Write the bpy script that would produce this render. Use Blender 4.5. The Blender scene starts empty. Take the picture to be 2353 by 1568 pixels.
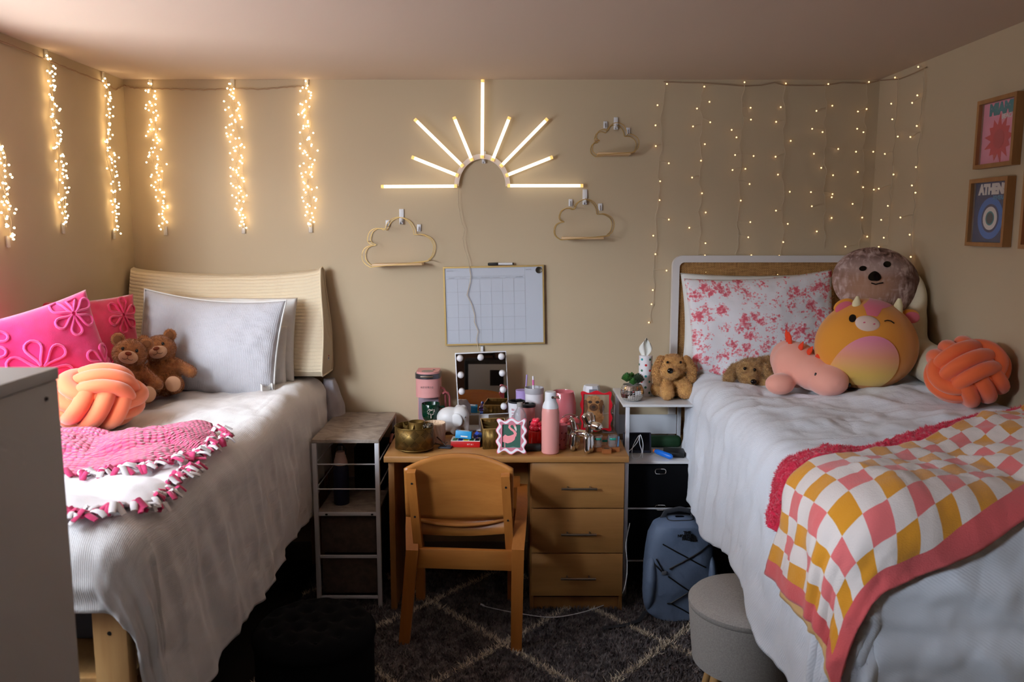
import bpy, bmesh, math, random
import numpy as np
from math import sin, cos, pi, radians, hypot, sqrt, atan2
from mathutils import Vector, Matrix, Euler, noise
random.seed(7)
rng = np.random.default_rng(7)
scene = bpy.context.scene
COL = scene.collection

# ------------------------------------------------------------------ camera model (used to measure the room)
F, CH, PIT = 1896.0, 1.75, radians(7.8)
SP, CP = sin(PIT), cos(PIT)
def ray(px, py):
    u = (px-1176.5)/F; v = (784-py)/F
    return Vector((u, CP+v*SP, -SP+v*CP))
def PY(px, py, Y):
    d = ray(px, py); t = Y/d.y
    return Vector((d.x*t, Y, CH+d.z*t))
def PX(px, py, X):
    d = ray(px, py); t = X/d.x
    return Vector((X, d.y*t, CH+d.z*t))
def PZ(px, py, Z):
    d = ray(px, py); t = (Z-CH)/d.z
    return Vector((d.x*t, d.y*t, Z))

# ------------------------------------------------------------------ objects
def thing(name, label, cat, loc=(0, 0, 0), group=None):
    o = bpy.data.objects.new(name, None); COL.objects.link(o)
    o.empty_display_size = .05; o.location = loc
    o['label'] = label; o['category'] = cat
    if group: o['group'] = group
    return o
def tag(o, label, cat, group=None):
    o['label'] = label; o['category'] = cat
    if group: o['group'] = group
    return o
def worldloc(o):
    v = Vector(o.location)
    while o.parent: o = o.parent; v += Vector(o.location)
    return v
def link(name, me, parent=None, loc=(0, 0, 0)):
    o = bpy.data.objects.new(name, me); COL.objects.link(o)
    o.location = loc
    if parent: o.parent = parent
    return o

def R(x=0, y=0, z=0):
    return Euler((radians(x), radians(y), radians(z))).to_matrix().to_4x4()
def T(x, y=None, z=None):
    return Matrix.Translation((x, y, z)) if y is not None else Matrix.Translation(x)

class MB:
    def __init__(s): s.v = []; s.f = []; s.mi = []; s.uv = []; s.cur = 0
    def add(s, vs, fs, uv=None, mi=None):
        b = len(s.v)
        s.v += [tuple(p) for p in vs]
        s.uv += uv if uv else [(0, 0)]*len(vs)
        s.f += [tuple(i+b for i in f) for f in fs]
        s.mi += [s.cur if mi is None else mi]*len(fs)
        return s
    def xf(s, M):
        s.v = [tuple(M @ Vector(p)) for p in s.v]; return s
    def join(s, o, M=None):
        vs = [tuple(M @ Vector(p)) for p in o.v] if M else o.v
        b = len(s.v); s.v += vs; s.uv += o.uv; s.f += [tuple(i+b for i in f) for f in o.f]; s.mi += o.mi
        return s
    def box(s, c, d, bev=0, M=None, seg=2):
        bm = bmesh.new(); bmesh.ops.create_cube(bm, size=1)
        for v in bm.verts: v.co = Vector((v.co.x*d[0], v.co.y*d[1], v.co.z*d[2]))
        if bev > 0:
            bmesh.ops.bevel(bm, geom=bm.edges[:], offset=min(bev, min(d)*.49), segments=seg, profile=.5, affect='EDGES')
        bm.verts.index_update()
        MM = T(*c) @ M if M else T(*c)
        vs = [MM @ v.co for v in bm.verts]; fs = [[v.index for v in f.verts] for f in bm.faces]
        bm.free(); return s.add(vs, fs)
    def tube(s, pts, r, n=8, closed=False, caps=True, flat=1.0, up=None):
        pts = [Vector(p) for p in pts]; N = len(pts)
        rs = r if isinstance(r, (list, tuple)) else [r]*N
        tans = []
        for i in range(N):
            if closed: t = pts[(i+1) % N]-pts[i-1]
            else: t = pts[min(i+1, N-1)]-pts[max(i-1, 0)]
            tans.append(t.normalized() if t.length > 1e-9 else Vector((0, 0, 1)))
        t0 = tans[0]
        ref = Vector(up) if up else (Vector((0, 0, 1)) if abs(t0.z) < .9 else Vector((1, 0, 0)))
        nrm = (ref-t0*ref.dot(t0)).normalized()
        vs = []; fs = []
        for i in range(N):
            t = tans[i]
            nrm = nrm-t*nrm.dot(t)
            nrm = nrm.normalized() if nrm.length > 1e-9 else t.orthogonal().normalized()
            bi = t.cross(nrm)
            for k in range(n):
                a = 2*pi*(k+(.5 if n == 4 else 0))/n; g = 1.3 if n == 4 else 1
                vs.append(pts[i]+nrm*(cos(a)*rs[i]*flat*g)+bi*(sin(a)*rs[i]*g))
        M_ = N if closed else N-1
        for i in range(M_):
            j = (i+1) % N
            for k in range(n):
                fs.append((i*n+k, i*n+(k+1) % n, j*n+(k+1) % n, j*n+k))
        if caps and not closed:
            fs.append(tuple(range(n-1, -1, -1))); fs.append(tuple((N-1)*n+k for k in range(n)))
        return s.add(vs, fs)
    def lathe(s, prof, n=32, c=(0, 0, 0), M=None):
        vs = []; fs = []; rows = []
        for (r, z) in prof:
            if r < 1e-6: rows.append([len(vs)]); vs.append((0, 0, z))
            else:
                rows.append(list(range(len(vs), len(vs)+n)))
                vs += [(r*cos(2*pi*k/n), r*sin(2*pi*k/n), z) for k in range(n)]
        for a, b in zip(rows, rows[1:]):
            if len(a) == 1 and len(b) == 1: continue
            for k in range(n):
                k2 = (k+1) % n
                if len(a) == 1: fs.append((a[0], b[k2], b[k]))
                elif len(b) == 1: fs.append((a[k], a[k2], b[0]))
                else: fs.append((a[k], a[k2], b[k2], b[k]))
        MM = T(*c) @ M if M else T(*c)
        return s.add([MM @ Vector(p) for p in vs], fs)
    def ell(s, c, r, rot=None, nu=24, nv=14):
        r = (r, r, r) if not isinstance(r, (tuple, list)) else r
        prof = [(sin(pi*i/nv), -cos(pi*i/nv)) for i in range(nv+1)]
        prof[0] = (0, -1); prof[-1] = (0, 1)
        m = MB().lathe(prof, nu)
        MM = T(*c) @ (rot if rot else Matrix.Identity(4)) @ Matrix.Diagonal((r[0], r[1], r[2], 1))
        return s.add([MM @ Vector(p) for p in m.v], m.f)
    def grid(s, fn, nu, nv, closeu=False, uvs=True, flip=False):
        vs = []; uv = []
        W = nu if closeu else nu+1
        for j in range(nv+1):
            for i in range(W):
                vs.append(fn(i/nu, j/nv)); uv.append((i/nu, j/nv))
        fs = []
        for j in range(nv):
            for i in range(nu):
                i2 = (i+1) % W
                q = (j*W+i, j*W+i2, (j+1)*W+i2, (j+1)*W+i)
                fs.append(q[::-1] if flip else q)
        return s.add(vs, fs, uv)
    def prism(s, out, d0, d1, axis='y'):
        n = len(out)
        if axis == 'y': A = [(x, d0, z) for x, z in out]; B = [(x, d1, z) for x, z in out]
        elif axis == 'z': A = [(x, y, d0) for x, y in out]; B = [(x, y, d1) for x, y in out]
        else: A = [(d0, y, z) for y, z in out]; B = [(d1, y, z) for y, z in out]
        fs = [tuple(range(n)), tuple(range(2*n-1, n-1, -1))]
        fs += [(i, (i+1) % n+0, n+(i+1) % n, n+i)[::-1] for i in range(n)]
        return s.add(A+B, fs)
    def frame(s, out, inn, d0, d1):
        # outer / inner outline with equal counts, in xz, extruded along y
        n = len(out)
        vs = [(x, d0, z) for x, z in out]+[(x, d0, z) for x, z in inn]+[(x, d1, z) for x, z in out]+[(x, d1, z) for x, z in inn]
        fs = []
        for i in range(n):
            j = (i+1) % n
            fs += [(i, j, n+j, n+i), (2*n+i, 3*n+i, 3*n+j, 2*n+j), (i, 2*n+i, 2*n+j, j), (n+i, n+j, 3*n+j, 3*n+i)]
        return s.add(vs, fs)
    def mesh(s, name, mats, smooth=True, ang=40):
        me = bpy.data.meshes.new(name)
        me.from_pydata(s.v, [], s.f)
        uvl = me.uv_layers.new(name='UVMap')
        li = np.empty(len(me.loops), dtype=np.int32); me.loops.foreach_get('vertex_index', li)
        uva = np.array(s.uv, dtype=np.float32)[li].ravel(); uvl.data.foreach_set('uv', uva)
        for m in (mats if isinstance(mats, (list, tuple)) else [mats]): me.materials.append(m)
        if any(s.mi): me.polygons.foreach_set('material_index', s.mi)
        bm = bmesh.new(); bm.from_mesh(me); bmesh.ops.recalc_face_normals(bm, faces=bm.faces[:]); bm.to_mesh(me); bm.free()
        if smooth:
            me.shade_smooth()
            try: me.set_sharp_from_angle(angle=radians(ang))
            except Exception: pass
        me.update(); return me
    def part(s, name, mat, parent, W=False, M=None, smooth=True, ang=40, label=None, sub=0, solid=0):
        if M: s.xf(M)
        if W: s.xf(T(-worldloc(parent)))
        o = link(name, s.mesh(name, mat, smooth, ang), parent)
        mods(o, sub, solid)
        if label: o['label'] = label
        return o
    def solo(s, name, mat, label, cat, loc=(0, 0, 0), group=None, W=False, M=None, smooth=True, ang=40, sub=0, solid=0):
        if M: s.xf(M)
        if W: s.xf(T(-Vector(loc)))
        o = link(name, s.mesh(name, mat, smooth, ang), None, loc)
        mods(o, sub, solid)
        return tag(o, label, cat, group)
    def struct(s, name, mat, smooth=False, parent=None):
        o = link(name, s.mesh(name, mat, smooth), parent)
        if not parent: o['kind'] = 'structure'
        return o
def mods(o, sub, solid):
    if solid:
        m = o.modifiers.new('solid', 'SOLIDIFY'); m.thickness = solid; m.offset = 0
    if sub:
        m = o.modifiers.new('sub', 'SUBSURF'); m.levels = sub; m.render_levels = sub

def bake(me, *mod_specs):
    o = bpy.data.objects.new('tmp', me); COL.objects.link(o)
    for typ, kw in mod_specs:
        m = o.modifiers.new(typ, typ)
        for k, v in kw.items(): setattr(m, k, v)
    dg = bpy.context.evaluated_depsgraph_get()
    res = bpy.data.meshes.new_from_object(o.evaluated_get(dg))
    bpy.data.objects.remove(o)
    return res
def blob(name, shapes, voxel, mat, smooth=6, fuzz=None):
    m = MB()
    for s in shapes:
        if s[0] == 'e': m.ell(s[1], s[2], s[3] if len(s) > 3 else None, 20, 12)
        else:
            p0, p1 = Vector(s[1]), Vector(s[2]); r0, r1 = s[3], s[4]
            k = max(3, int((p1-p0).length/(min(r0, r1)*.35)))
            for i in range(k+1):
                t = i/k; m.ell(p0.lerp(p1, t), r0+(r1-r0)*t, None, 16, 10)
    me = bake(m.mesh(name, mat), ('REMESH', dict(mode='VOXEL', voxel_size=voxel)), ('SMOOTH', dict(factor=.5, iterations=smooth)))
    me.materials.clear(); me.materials.append(mat)
    if fuzz: me = add_fuzz(me, *fuzz)
    me.shade_smooth(); me.name = name
    return me
def add_fuzz(me, n, length, width, lean=.6, mi=None):
    """short fibres as thin triangles growing out of the surface, in the same mesh"""
    nv = len(me.vertices); co = np.empty(nv*3); me.vertices.foreach_get('co', co); co = co.reshape(-1, 3)
    me.calc_loop_triangles(); nt = len(me.loop_triangles)
    tri = np.empty(nt*3, dtype=np.int32); me.loop_triangles.foreach_get('vertices', tri); tri = tri.reshape(-1, 3)
    pidx = np.empty(nt, dtype=np.int32); me.loop_triangles.foreach_get('polygon_index', pidx)
    pm = np.empty(len(me.polygons), dtype=np.int32); me.polygons.foreach_get('material_index', pm)
    a, b, c = co[tri[:, 0]], co[tri[:, 1]], co[tri[:, 2]]
    nr = np.cross(b-a, c-a); ar = np.linalg.norm(nr, axis=1); nr = nr/np.maximum(ar, 1e-12)[:, None]
    pick = rng.choice(nt, n, p=ar/ar.sum())
    u, v = rng.random(n), rng.random(n); sw = u+v > 1; u[sw] = 1-u[sw]; v[sw] = 1-v[sw]
    p = a[pick]+u[:, None]*(b-a)[pick]+v[:, None]*(c-a)[pick]
    nn = nr[pick]; d = nn+lean*rng.normal(size=(n, 3))*.6; d /= np.linalg.norm(d, axis=1)[:, None]
    side = np.cross(d, rng.normal(size=(n, 3))); side /= np.maximum(np.linalg.norm(side, axis=1), 1e-9)[:, None]
    L = length*(.5+rng.random(n)*.8)
    v0 = p-side*width-nn*length*.1; v1 = p+side*width-nn*length*.1; v2 = p+d*L[:, None]
    allv = np.concatenate([co, np.stack([v0, v1, v2], 1).reshape(-1, 3)])
    faces = [tuple(q.vertices) for q in me.polygons]+[(nv+3*i, nv+3*i+1, nv+3*i+2) for i in range(n)]
    out = bpy.data.meshes.new(me.name)
    out.from_pydata(allv.tolist(), [], faces)
    for m in me.materials: out.materials.append(m)
    out.polygons.foreach_set('material_index', np.concatenate([pm, pm[pidx[pick]]]).astype(np.int32))
    out.shade_smooth(); out.update()
    return out
def copy_tree(o, parent=None):
    c = o.copy(); COL.objects.link(c); c.parent = parent
    for ch in list(o.children): copy_tree(ch, c)
    return c
def text(name, s, size, mat, parent, M, ext=.0004, bold=0, space=1.0, sx=1.0, align='CENTER', label=None):
    cu = bpy.data.curves.new(name, 'FONT'); cu.body = s; cu.size = size; cu.extrude = ext; cu.align_x = align; cu.align_y = 'CENTER'
    cu.offset = bold; cu.space_character = space; cu.resolution_u = 3
    o = bpy.data.objects.new('tmp', cu); COL.objects.link(o)
    dg = bpy.context.evaluated_depsgraph_get()
    me = bpy.data.meshes.new_from_object(o.evaluated_get(dg)); bpy.data.objects.remove(o)
    me.transform(M @ Matrix.Diagonal((sx, 1, 1, 1))); me.materials.clear(); me.materials.append(mat); me.name = name
    o = link(name, me, parent)
    if label: o['label'] = label
    return o
FACE = R(90)      # text / flat art in the xz plane looking towards -y

# ------------------------------------------------------------------ materials
def lin(c):
    return tuple(((x/255)/12.92 if x/255 <= .04045 else ((x/255+.055)/1.055)**2.4) for x in c[:3])+(1,)
class NT:
    def __init__(s, name):
        s.m = bpy.data.materials.new(name); s.m.use_nodes = True; s.t = s.m.node_tree
        s.b = s.t.nodes['Principled BSDF']; s.o = s.t.nodes['Material Output']
    def n(s, typ, ins={}, **kw):
        x = s.t.nodes.new(typ)
        for k, v in kw.items(): setattr(x, k, v)
        for k, v in ins.items():
            if hasattr(v, 'is_linked') or isinstance(v, bpy.types.NodeSocket): s.t.links.new(v, x.inputs[k])
            else: x.inputs[k].default_value = v
        return x
    def l(s, a, b): s.t.links.new(a, b)
    def coord(s, which='Object', scale=(1, 1, 1), rot=(0, 0, 0)):
        tc = s.n('ShaderNodeTexCoord'); mp = s.n('ShaderNodeMapping', {'Vector': tc.outputs[which], 'Scale': scale, 'Rotation': rot})
        return mp.outputs[0]
    def mix(s, fac, a, b, mode='MIX'):
        x = s.n('ShaderNodeMix', data_type='RGBA', blend_type=mode)
        for idx, val in ((0, fac), (6, a), (7, b)):
            if isinstance(val, bpy.types.NodeSocket): s.l(val, x.inputs[idx])
            else: x.inputs[idx].default_value = val
        return x.outputs[2]
    def ramp(s, fac, stops, interp='LINEAR'):
        r = s.n('ShaderNodeValToRGB', {'Fac': fac}); r.color_ramp.interpolation = interp
        e = r.color_ramp.elements
        while len(e) < len(stops): e.new(.5)
        for el, (p, c) in zip(e, stops): el.position = p; el.color = c if len(c) == 4 else lin(c)
        return r.outputs[0]
    def math(s, op, a, b=0.0, c=None):
        x = s.n('ShaderNodeMath', operation=op)
        for i, v in enumerate((a, b) if c is None else (a, b, c)):
            if isinstance(v, bpy.types.NodeSocket): s.l(v, x.inputs[i])
            else: x.inputs[i].default_value = v
        return x.outputs[0]
    def bump(s, h, strength=.3, dist=.01):
        b = s.n('ShaderNodeBump', {'Height': h, 'Strength': strength, 'Distance': dist}); s.l(b.outputs[0], s.b.inputs['Normal'])
    def color(s, c):
        if isinstance(c, bpy.types.NodeSocket): s.l(c, s.b.inputs['Base Color'])
        else: s.b.inputs['Base Color'].default_value = c
def mat(name, c, rough=.6, metal=0, c2=None, ns=8, amt=(.35, .65), bump=None, sheen=0, spec=.5, coat=0, trans=0, ior=1.45, emit=None, estr=0, scale=(1, 1, 1), alpha=1, sss=0):
    N = NT(name); b = N.b
    b.inputs['Roughness'].default_value = rough; b.inputs['Metallic'].default_value = metal
    b.inputs['Specular IOR Level'].default_value = spec
    if c2:
        nz = N.n('ShaderNodeTexNoise', {'Vector': N.coord(scale=scale), 'Scale': ns, 'Detail': 6})
        N.color(N.ramp(nz.outputs['Fac'], [(amt[0], c), (amt[1], c2)]))
    else: N.color(lin(c))
    if bump:
        nz = N.n('ShaderNodeTexNoise', {'Vector': N.coord(scale=bump[3] if len(bump) > 3 else (1, 1, 1)), 'Scale': bump[0], 'Detail': 5})
        N.bump(nz.outputs['Fac'], bump[1], bump[2] if len(bump) > 2 else .01)
    if sheen: b.inputs['Sheen Weight'].default_value = sheen
    if coat: b.inputs['Coat Weight'].default_value = coat
    if trans: b.inputs['Transmission Weight'].default_value = trans; b.inputs['IOR'].default_value = ior
    if emit: b.inputs['Emission Color'].default_value = lin(emit); b.inputs['Emission Strength'].default_value = estr
    if alpha < 1: b.inputs['Alpha'].default_value = alpha
    return N.m
def wood(name, c1, c2, axis='x', rough=.45, sc=1.0):
    N = NT(name); s = {'x': (1.2, 14, 14), 'y': (14, 1.2, 14), 'z': (14, 14, 1.2)}[axis]
    v = N.coord(scale=tuple(k*sc for k in s))
    nz = N.n('ShaderNodeTexNoise', {'Vector': v, 'Scale': 1.6, 'Detail': 8, 'Distortion': .6})
    fine = N.n('ShaderNodeTexNoise', {'Vector': v, 'Scale': 9, 'Detail': 3})
    f = N.math('ADD', N.math('MULTIPLY', nz.outputs['Fac'], .75), N.math('MULTIPLY', fine.outputs['Fac'], .25))
    N.color(N.ramp(f, [(.3, c1), (.7, c2)])); N.b.inputs['Roughness'].default_value = rough
    N.bump(fine.outputs['Fac'], .05, .002)
    return N.m
def crinkle(name, c, axis=(0, 0, 1), freq=170, strength=.35, rough=.85):
    """finely ribbed seersucker cotton: UV in metres, ribs plus fine crumple"""
    N = NT(name); N.color(lin(c)); N.b.inputs['Roughness'].default_value = rough; N.b.inputs['Sheen Weight'].default_value = .15
    tc = N.n('ShaderNodeTexCoord')
    d = N.n('ShaderNodeVectorMath', {0: tc.outputs['UV'], 1: axis}, operation='DOT_PRODUCT')
    nz = N.n('ShaderNodeTexNoise', {'Vector': tc.outputs['UV'], 'Scale': 22, 'Detail': 4})
    n2 = N.n('ShaderNodeTexNoise', {'Vector': tc.outputs['UV'], 'Scale': 130, 'Detail': 3})
    w = N.math('SINE', N.math('ADD', N.math('MULTIPLY', d.outputs['Value'], freq*2*pi), N.math('MULTIPLY', nz.outputs['Fac'], 7)))
    h = N.math('ADD', N.math('MULTIPLY', w, .22), N.math('ADD', N.math('MULTIPLY', nz.outputs['Fac'], 1.6), N.math('MULTIPLY', n2.outputs['Fac'], .7)))
    N.bump(h, strength, .006)
    return N.m
# ------------------------------------------------------------------ shared materials
M_WALL = mat('cream_paint', (200, 180, 150), .85, bump=(220, .06, .002), spec=.25)
M_CEIL = mat('ceiling_paint', (207, 186, 166), .9, bump=(160, .08, .002), spec=.2)
M_WHITEPL = mat('white_plastic', (225, 225, 228), .4)
M_WHITEMETAL = mat('white_metal', (215, 216, 222), .4)
M_BLACK = mat('black_plastic', (14, 14, 15), .45)
M_BLACKCLOTH = mat('black_fabric', (13, 13, 16), .95, bump=(600, .3, .002), spec=.1)
M_GOLD = mat('brass', (214, 180, 116), .42, .75)
M_STEEL = mat('brushed_steel', (150, 140, 128), .35, 1)
M_CHROME = mat('chrome', (225, 222, 218), .06, 1)
M_MAPLE = wood('maple_veneer', (160, 110, 58), (178, 126, 70), 'x')
M_MAPLEZ = wood('maple_veneer_upright', (154, 104, 54), (172, 120, 66), 'z')
M_CHAIRWOOD = wood('chair_beech', (168, 104, 46), (188, 124, 60), 'x', .35)
M_CHAIRZ = wood('chair_beech_upright', (164, 98, 40), (184, 116, 52), 'z', .35)
M_PINE = wood('pine', (196, 148, 92), (214, 170, 112), 'z')
M_PALEWOOD = wood('pale_plank', (214, 176, 128), (226, 192, 146), 'x')
M_CARPET = mat('dark_carpet', (46, 42, 42), .98, c2=(34, 31, 31), ns=180, bump=(300, .4, .004))

# ------------------------------------------------------------------ room shell
XL, XR, YB, YF, ZC = -1.915, 1.812, 4.2, -1.3, 2.475
WY0, WY1, WZ0, WZ1 = -.3, 3.04, 1.10, 2.25          # window opening in the left wall
MB().box(((XL+XR)/2, (YB+YF)/2, -.05), (XR-XL+.4, YB-YF+.4, .1)).struct('floor', M_CARPET)
MB().box(((XL+XR)/2, (YB+YF)/2, ZC+.05), (XR-XL+.4, YB-YF+.4, .1)).struct('ceiling', M_CEIL)
MB().box(((XL+XR)/2, YB+.05, ZC/2), (XR-XL+.4, .1, ZC)).struct('wall_back', M_WALL)
MB().box((XR+.05, (YB+YF)/2, ZC/2), (.1, YB-YF, ZC)).struct('wall_right', M_WALL)
MB().box(((XL+XR)/2, YF-.05, ZC/2), (XR-XL+.4, .1, ZC)).struct('wall_front', M_WALL)
w = MB()
w.box((XL-.05, (YF+WY0)/2, ZC/2), (.1, WY0-YF, ZC)); w.box((XL-.05, (YB+WY1)/2, ZC/2), (.1, YB-WY1, ZC))
w.box((XL-.05, (WY0+WY1)/2, WZ0/2), (.1, WY1-WY0, WZ0)); w.box((XL-.05, (WY0+WY1)/2, (ZC+WZ1)/2), (.1, WY1-WY0, ZC-WZ1))
w.struct('wall_left', M_WALL)
w = MB(); yc, zc = (WY0+WY1)/2, (WZ0+WZ1)/2
for y in (WY0+.02, yc, WY1-.02): w.box((XL-.06, y, zc), (.06, .04, WZ1-WZ0))
for z in (WZ0+.02, WZ1-.02): w.box((XL-.06, yc, z), (.058, WY1-WY0, .04))
w.struct('window_1', M_WHITEPL)
M_SKIRT = mat('skirting_paint', (150, 138, 122), .6)
MB().box(((XL+XR)/2, YB-.006, .05), (XR-XL, .012, .1)).struct('baseboard_back', M_SKIRT)
MB().box((XR-.006, (YB+YF)/2, .05), (.012, YB-YF-.03, .1)).struct('baseboard_right', M_SKIRT)
MB().box((XL+.006, (YB+YF)/2, .05), (.012, YB-YF-.03, .1)).struct('baseboard_left', M_SKIRT)

# ------------------------------------------------------------------ light
def area(name, loc, rot, sx, sy, power, col):
    L = bpy.data.lights.new(name, 'AREA'); L.shape = 'RECTANGLE'; L.size = sx; L.size_y = sy; L.energy = power; L.color = col
    o = bpy.data.objects.new(name, L); COL.objects.link(o); o.location = loc; o.rotation_euler = rot
    return o
# daylight entering through the window (sky and bright ground outside)
area('window_portal', (XL-.12, yc, zc), (0, radians(-90), 0), WZ1-WZ0-.02, WY1-WY0-.02, 1, (1, 1, 1)).data.cycles.is_portal = True
def sky(name, p, q, s_, power, col, spread=180):
    p, q = Vector(p), Vector(q); area(name, p, (q-p).to_track_quat('-Z', 'Y').to_euler(), s_, s_, power, col).data.spread = radians(spread)
sky('window_sky', (XL-1.35, 1.6, 3.05), (-1.3, 3.2, 1.0), 1.8, 195, (.82, .90, 1.0))
sky('window_sky_oblique', (XL-.75, -.5, 2.1), (-1.15, 4.2, 1.65), 1.0, 24, (.84, .91, 1.0), 75)
sky('window_sky_high', (XL-1.2, -.9, 2.7), (1.4, 2.1, .7), .8, 64, (.76, .87, 1.0), 75)
sky('window_ground_bounce', (XL-.9, 1.9, .55), (-1.1, 2.9, 2.475), 1.6, 135, (.90, .93, 1.0))
wd = bpy.data.worlds.new('overcast_sky'); wd.use_nodes = True; scene.world = wd
wd.node_tree.nodes['Background'].inputs[0].default_value = (.64, .81, 1.0, 1)
wd.node_tree.nodes['Background'].inputs[1].default_value = .45

# ------------------------------------------------------------------ camera
cam = bpy.data.cameras.new('camera'); cam.sensor_width = 36; cam.lens = F/2353*36
co = bpy.data.objects.new('camera', cam); COL.objects.link(co)
co.location = (0, 0, CH); co.rotation_euler = (radians(90)-PIT, 0, 0)
cam.clip_start = .05
cam.dof.use_dof = True; cam.dof.focus_distance = 3.75; cam.dof.aperture_fstop = 4.0
scene.camera = co
vs = scene.view_settings; vs.view_transform = 'Standard'; vs.look = 'None'; vs.gamma = 1; vs.exposure = 0.0; vs.use_curve_mapping = False
cy = scene.cycles
cy.max_bounces = 7; cy.diffuse_bounces = 3; cy.glossy_bounces = 4; cy.transmission_bounces = 6; cy.transparent_max_bounces = 8
cy.caustics_reflective = False; cy.caustics_refractive = False; cy.sample_clamp_indirect = 4
cy.use_denoising = True; cy.use_adaptive_sampling = True; cy.adaptive_threshold = .1; cy.adaptive_min_samples = 16
# ------------------------------------------------------------------ fairy lights
M_LED = mat('warm_led', (255, 214, 140), .4, emit=(255, 226, 172), estr=11)
M_LED2 = mat('amber_led', (255, 200, 130), .4, emit=(255, 206, 140), estr=3.0)
M_CORD = mat('jute_cord', (168, 140, 112), .9)
M_WIRE = mat('clear_wire', (200, 180, 150), .5)
M_CLEARHOOK = mat('clear_plastic', (222, 214, 204), .25, alpha=.55)
def ico(name, r, m):
    bm = bmesh.new(); bmesh.ops.create_icosphere(bm, subdivisions=2, radius=r)
    me = bpy.data.meshes.new(name); bm.to_mesh(me); bm.free(); me.materials.append(m); me.shade_smooth(); return me
LED_ME = ico('led_bulb', .0043, M_LED); LED2_ME = ico('led_bulb', .0037, M_LED2)
def clip(m, x, y, z, ax):   # small clear clip
    m.box((x, y, z), (.02, .008, .045) if ax == 'y' else (.008, .02, .045), .003)
def cluster(top, bot, inward, n, label, seed):
    """bundle of thin looped wires covered in tiny warm bulbs, hung from a clear clip"""
    rd = random.Random(seed); top = Vector(top); bot = Vector(bot); inward = Vector(inward)
    side = Vector((0, 0, 1)).cross(inward).normalized()
    t = thing('fairy_light_strand', label, 'string lights', top+Vector((0, 0, .01)), 'fairy light strands on the left')
    m = MB(); paths = []
    for k in range(3):
        ph = rd.random()*9; pts = []
        for i in range(26):
            u = i/25; wob = sin(pi*min(1, u*1.0)**.8)
            p = top.lerp(bot, u)+side*(wob*(.012*(k-1)+.016*sin(u*9+ph)+.008*sin(u*23+ph)))+inward*(.006+.007*(1+sin(u*13+ph*2)))
            pts.append(p)
        paths.append(pts); m.tube(pts, .0011, 5)
    bulbs = []
    for i in range(n):
        pts = paths[rd.randrange(3)]; u = (i+rd.random()*.9)/n; j = min(24, int(u*25)); p = pts[j].lerp(pts[j+1], u*25-j)
        q = p+side*(rd.uniform(-1, 1)*.036*(.6+.4*sin(pi*u)))+inward*rd.uniform(.0, .016)+Vector((0, 0, rd.uniform(-.014, .014)))
        d = (q-top).dot(inward)
        if d < .007: q += inward*(.007-d)
        m.tube([p, (p+q)/2+Vector((0, 0, -.002)), q], .0007, 4); bulbs.append(q)
    m.part('wire', M_WIRE, t, W=True)
    for q in bulbs:
        link('led_bulb', LED_ME, t, q-Vector(t.location))
    c = MB(); ax = 'y' if abs(inward.y) > .5 else 'x'
    for p, dz in ((top, .012), (bot, -.006)): clip(c, *(p+inward*.004+Vector((0, 0, dz))), ax)
    c.part('clip', M_CLEARHOOK, t, W=True)
IL, IB = (1, 0, 0), (0, -1, 0)
def onL(px, py): return PX(px, py, XL+.004)
def onB(px, py): return PY(px, py, YB-.004)
SL = [((-6, 338), (16, 552), 'half strand of warm fairy lights cut off by the left edge of the photo', 46, 0),
      ((104, 130), (143, 522), 'warm fairy light strand on the left wall, nearest the window', 84, 0),
      ((236, 182), (260, 536), 'warm fairy light strand on the left wall beside the room corner', 84, 0),
      ((346, 194), (381, 528), 'warm fairy light strand above the left end of the cream wedge pillow', 84, 1),
      ((535, 194), (560, 524), 'warm fairy light strand in the middle above the cream wedge pillow', 88, 1),
      ((705, 192), (714, 522), 'warm fairy light strand above the right end of the cream wedge pillow', 82, 1)]
for i, (a, b, lab, n, back) in enumerate(SL):
    f = onB if back else onL
    ta, tb = f(*a), f(*b)
    if back: tb.x = (ta.x+tb.x*1)/2+ (tb.x-ta.x)*.5
    cluster(ta, tb, IB if back else IL, n, lab, 40+i)
pts = [onL(-160, 28), onL(0, 95), onL(104, 138), onL(160, 160), onL(236, 190), onL(262, 207)]
pts = [p+Vector((.006, 0, 0)) for p in pts]
pts += [Vector((XL+.008, YB-.012, PY(285, 197, YB).z))]+[onB(x, y)+Vector((0, -.006, 0)) for x, y in ((310, 203), (347, 205), (400, 205), (470, 207), (535, 204), (600, 206), (660, 201), (706, 198))]
fine = []
for a, b in zip(pts, pts[1:]):
    for k in range(8): fine.append(a.lerp(b, k/8)+Vector((0, 0, .0015*sin(len(fine)*2.1))))
fine.append(pts[-1])
MB().tube(fine, .0036, 6).solo('light_cord', M_CORD, 'thin brown cord joining the tops of the warm fairy light strands', 'cord', loc=fine[0], W=True)

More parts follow.
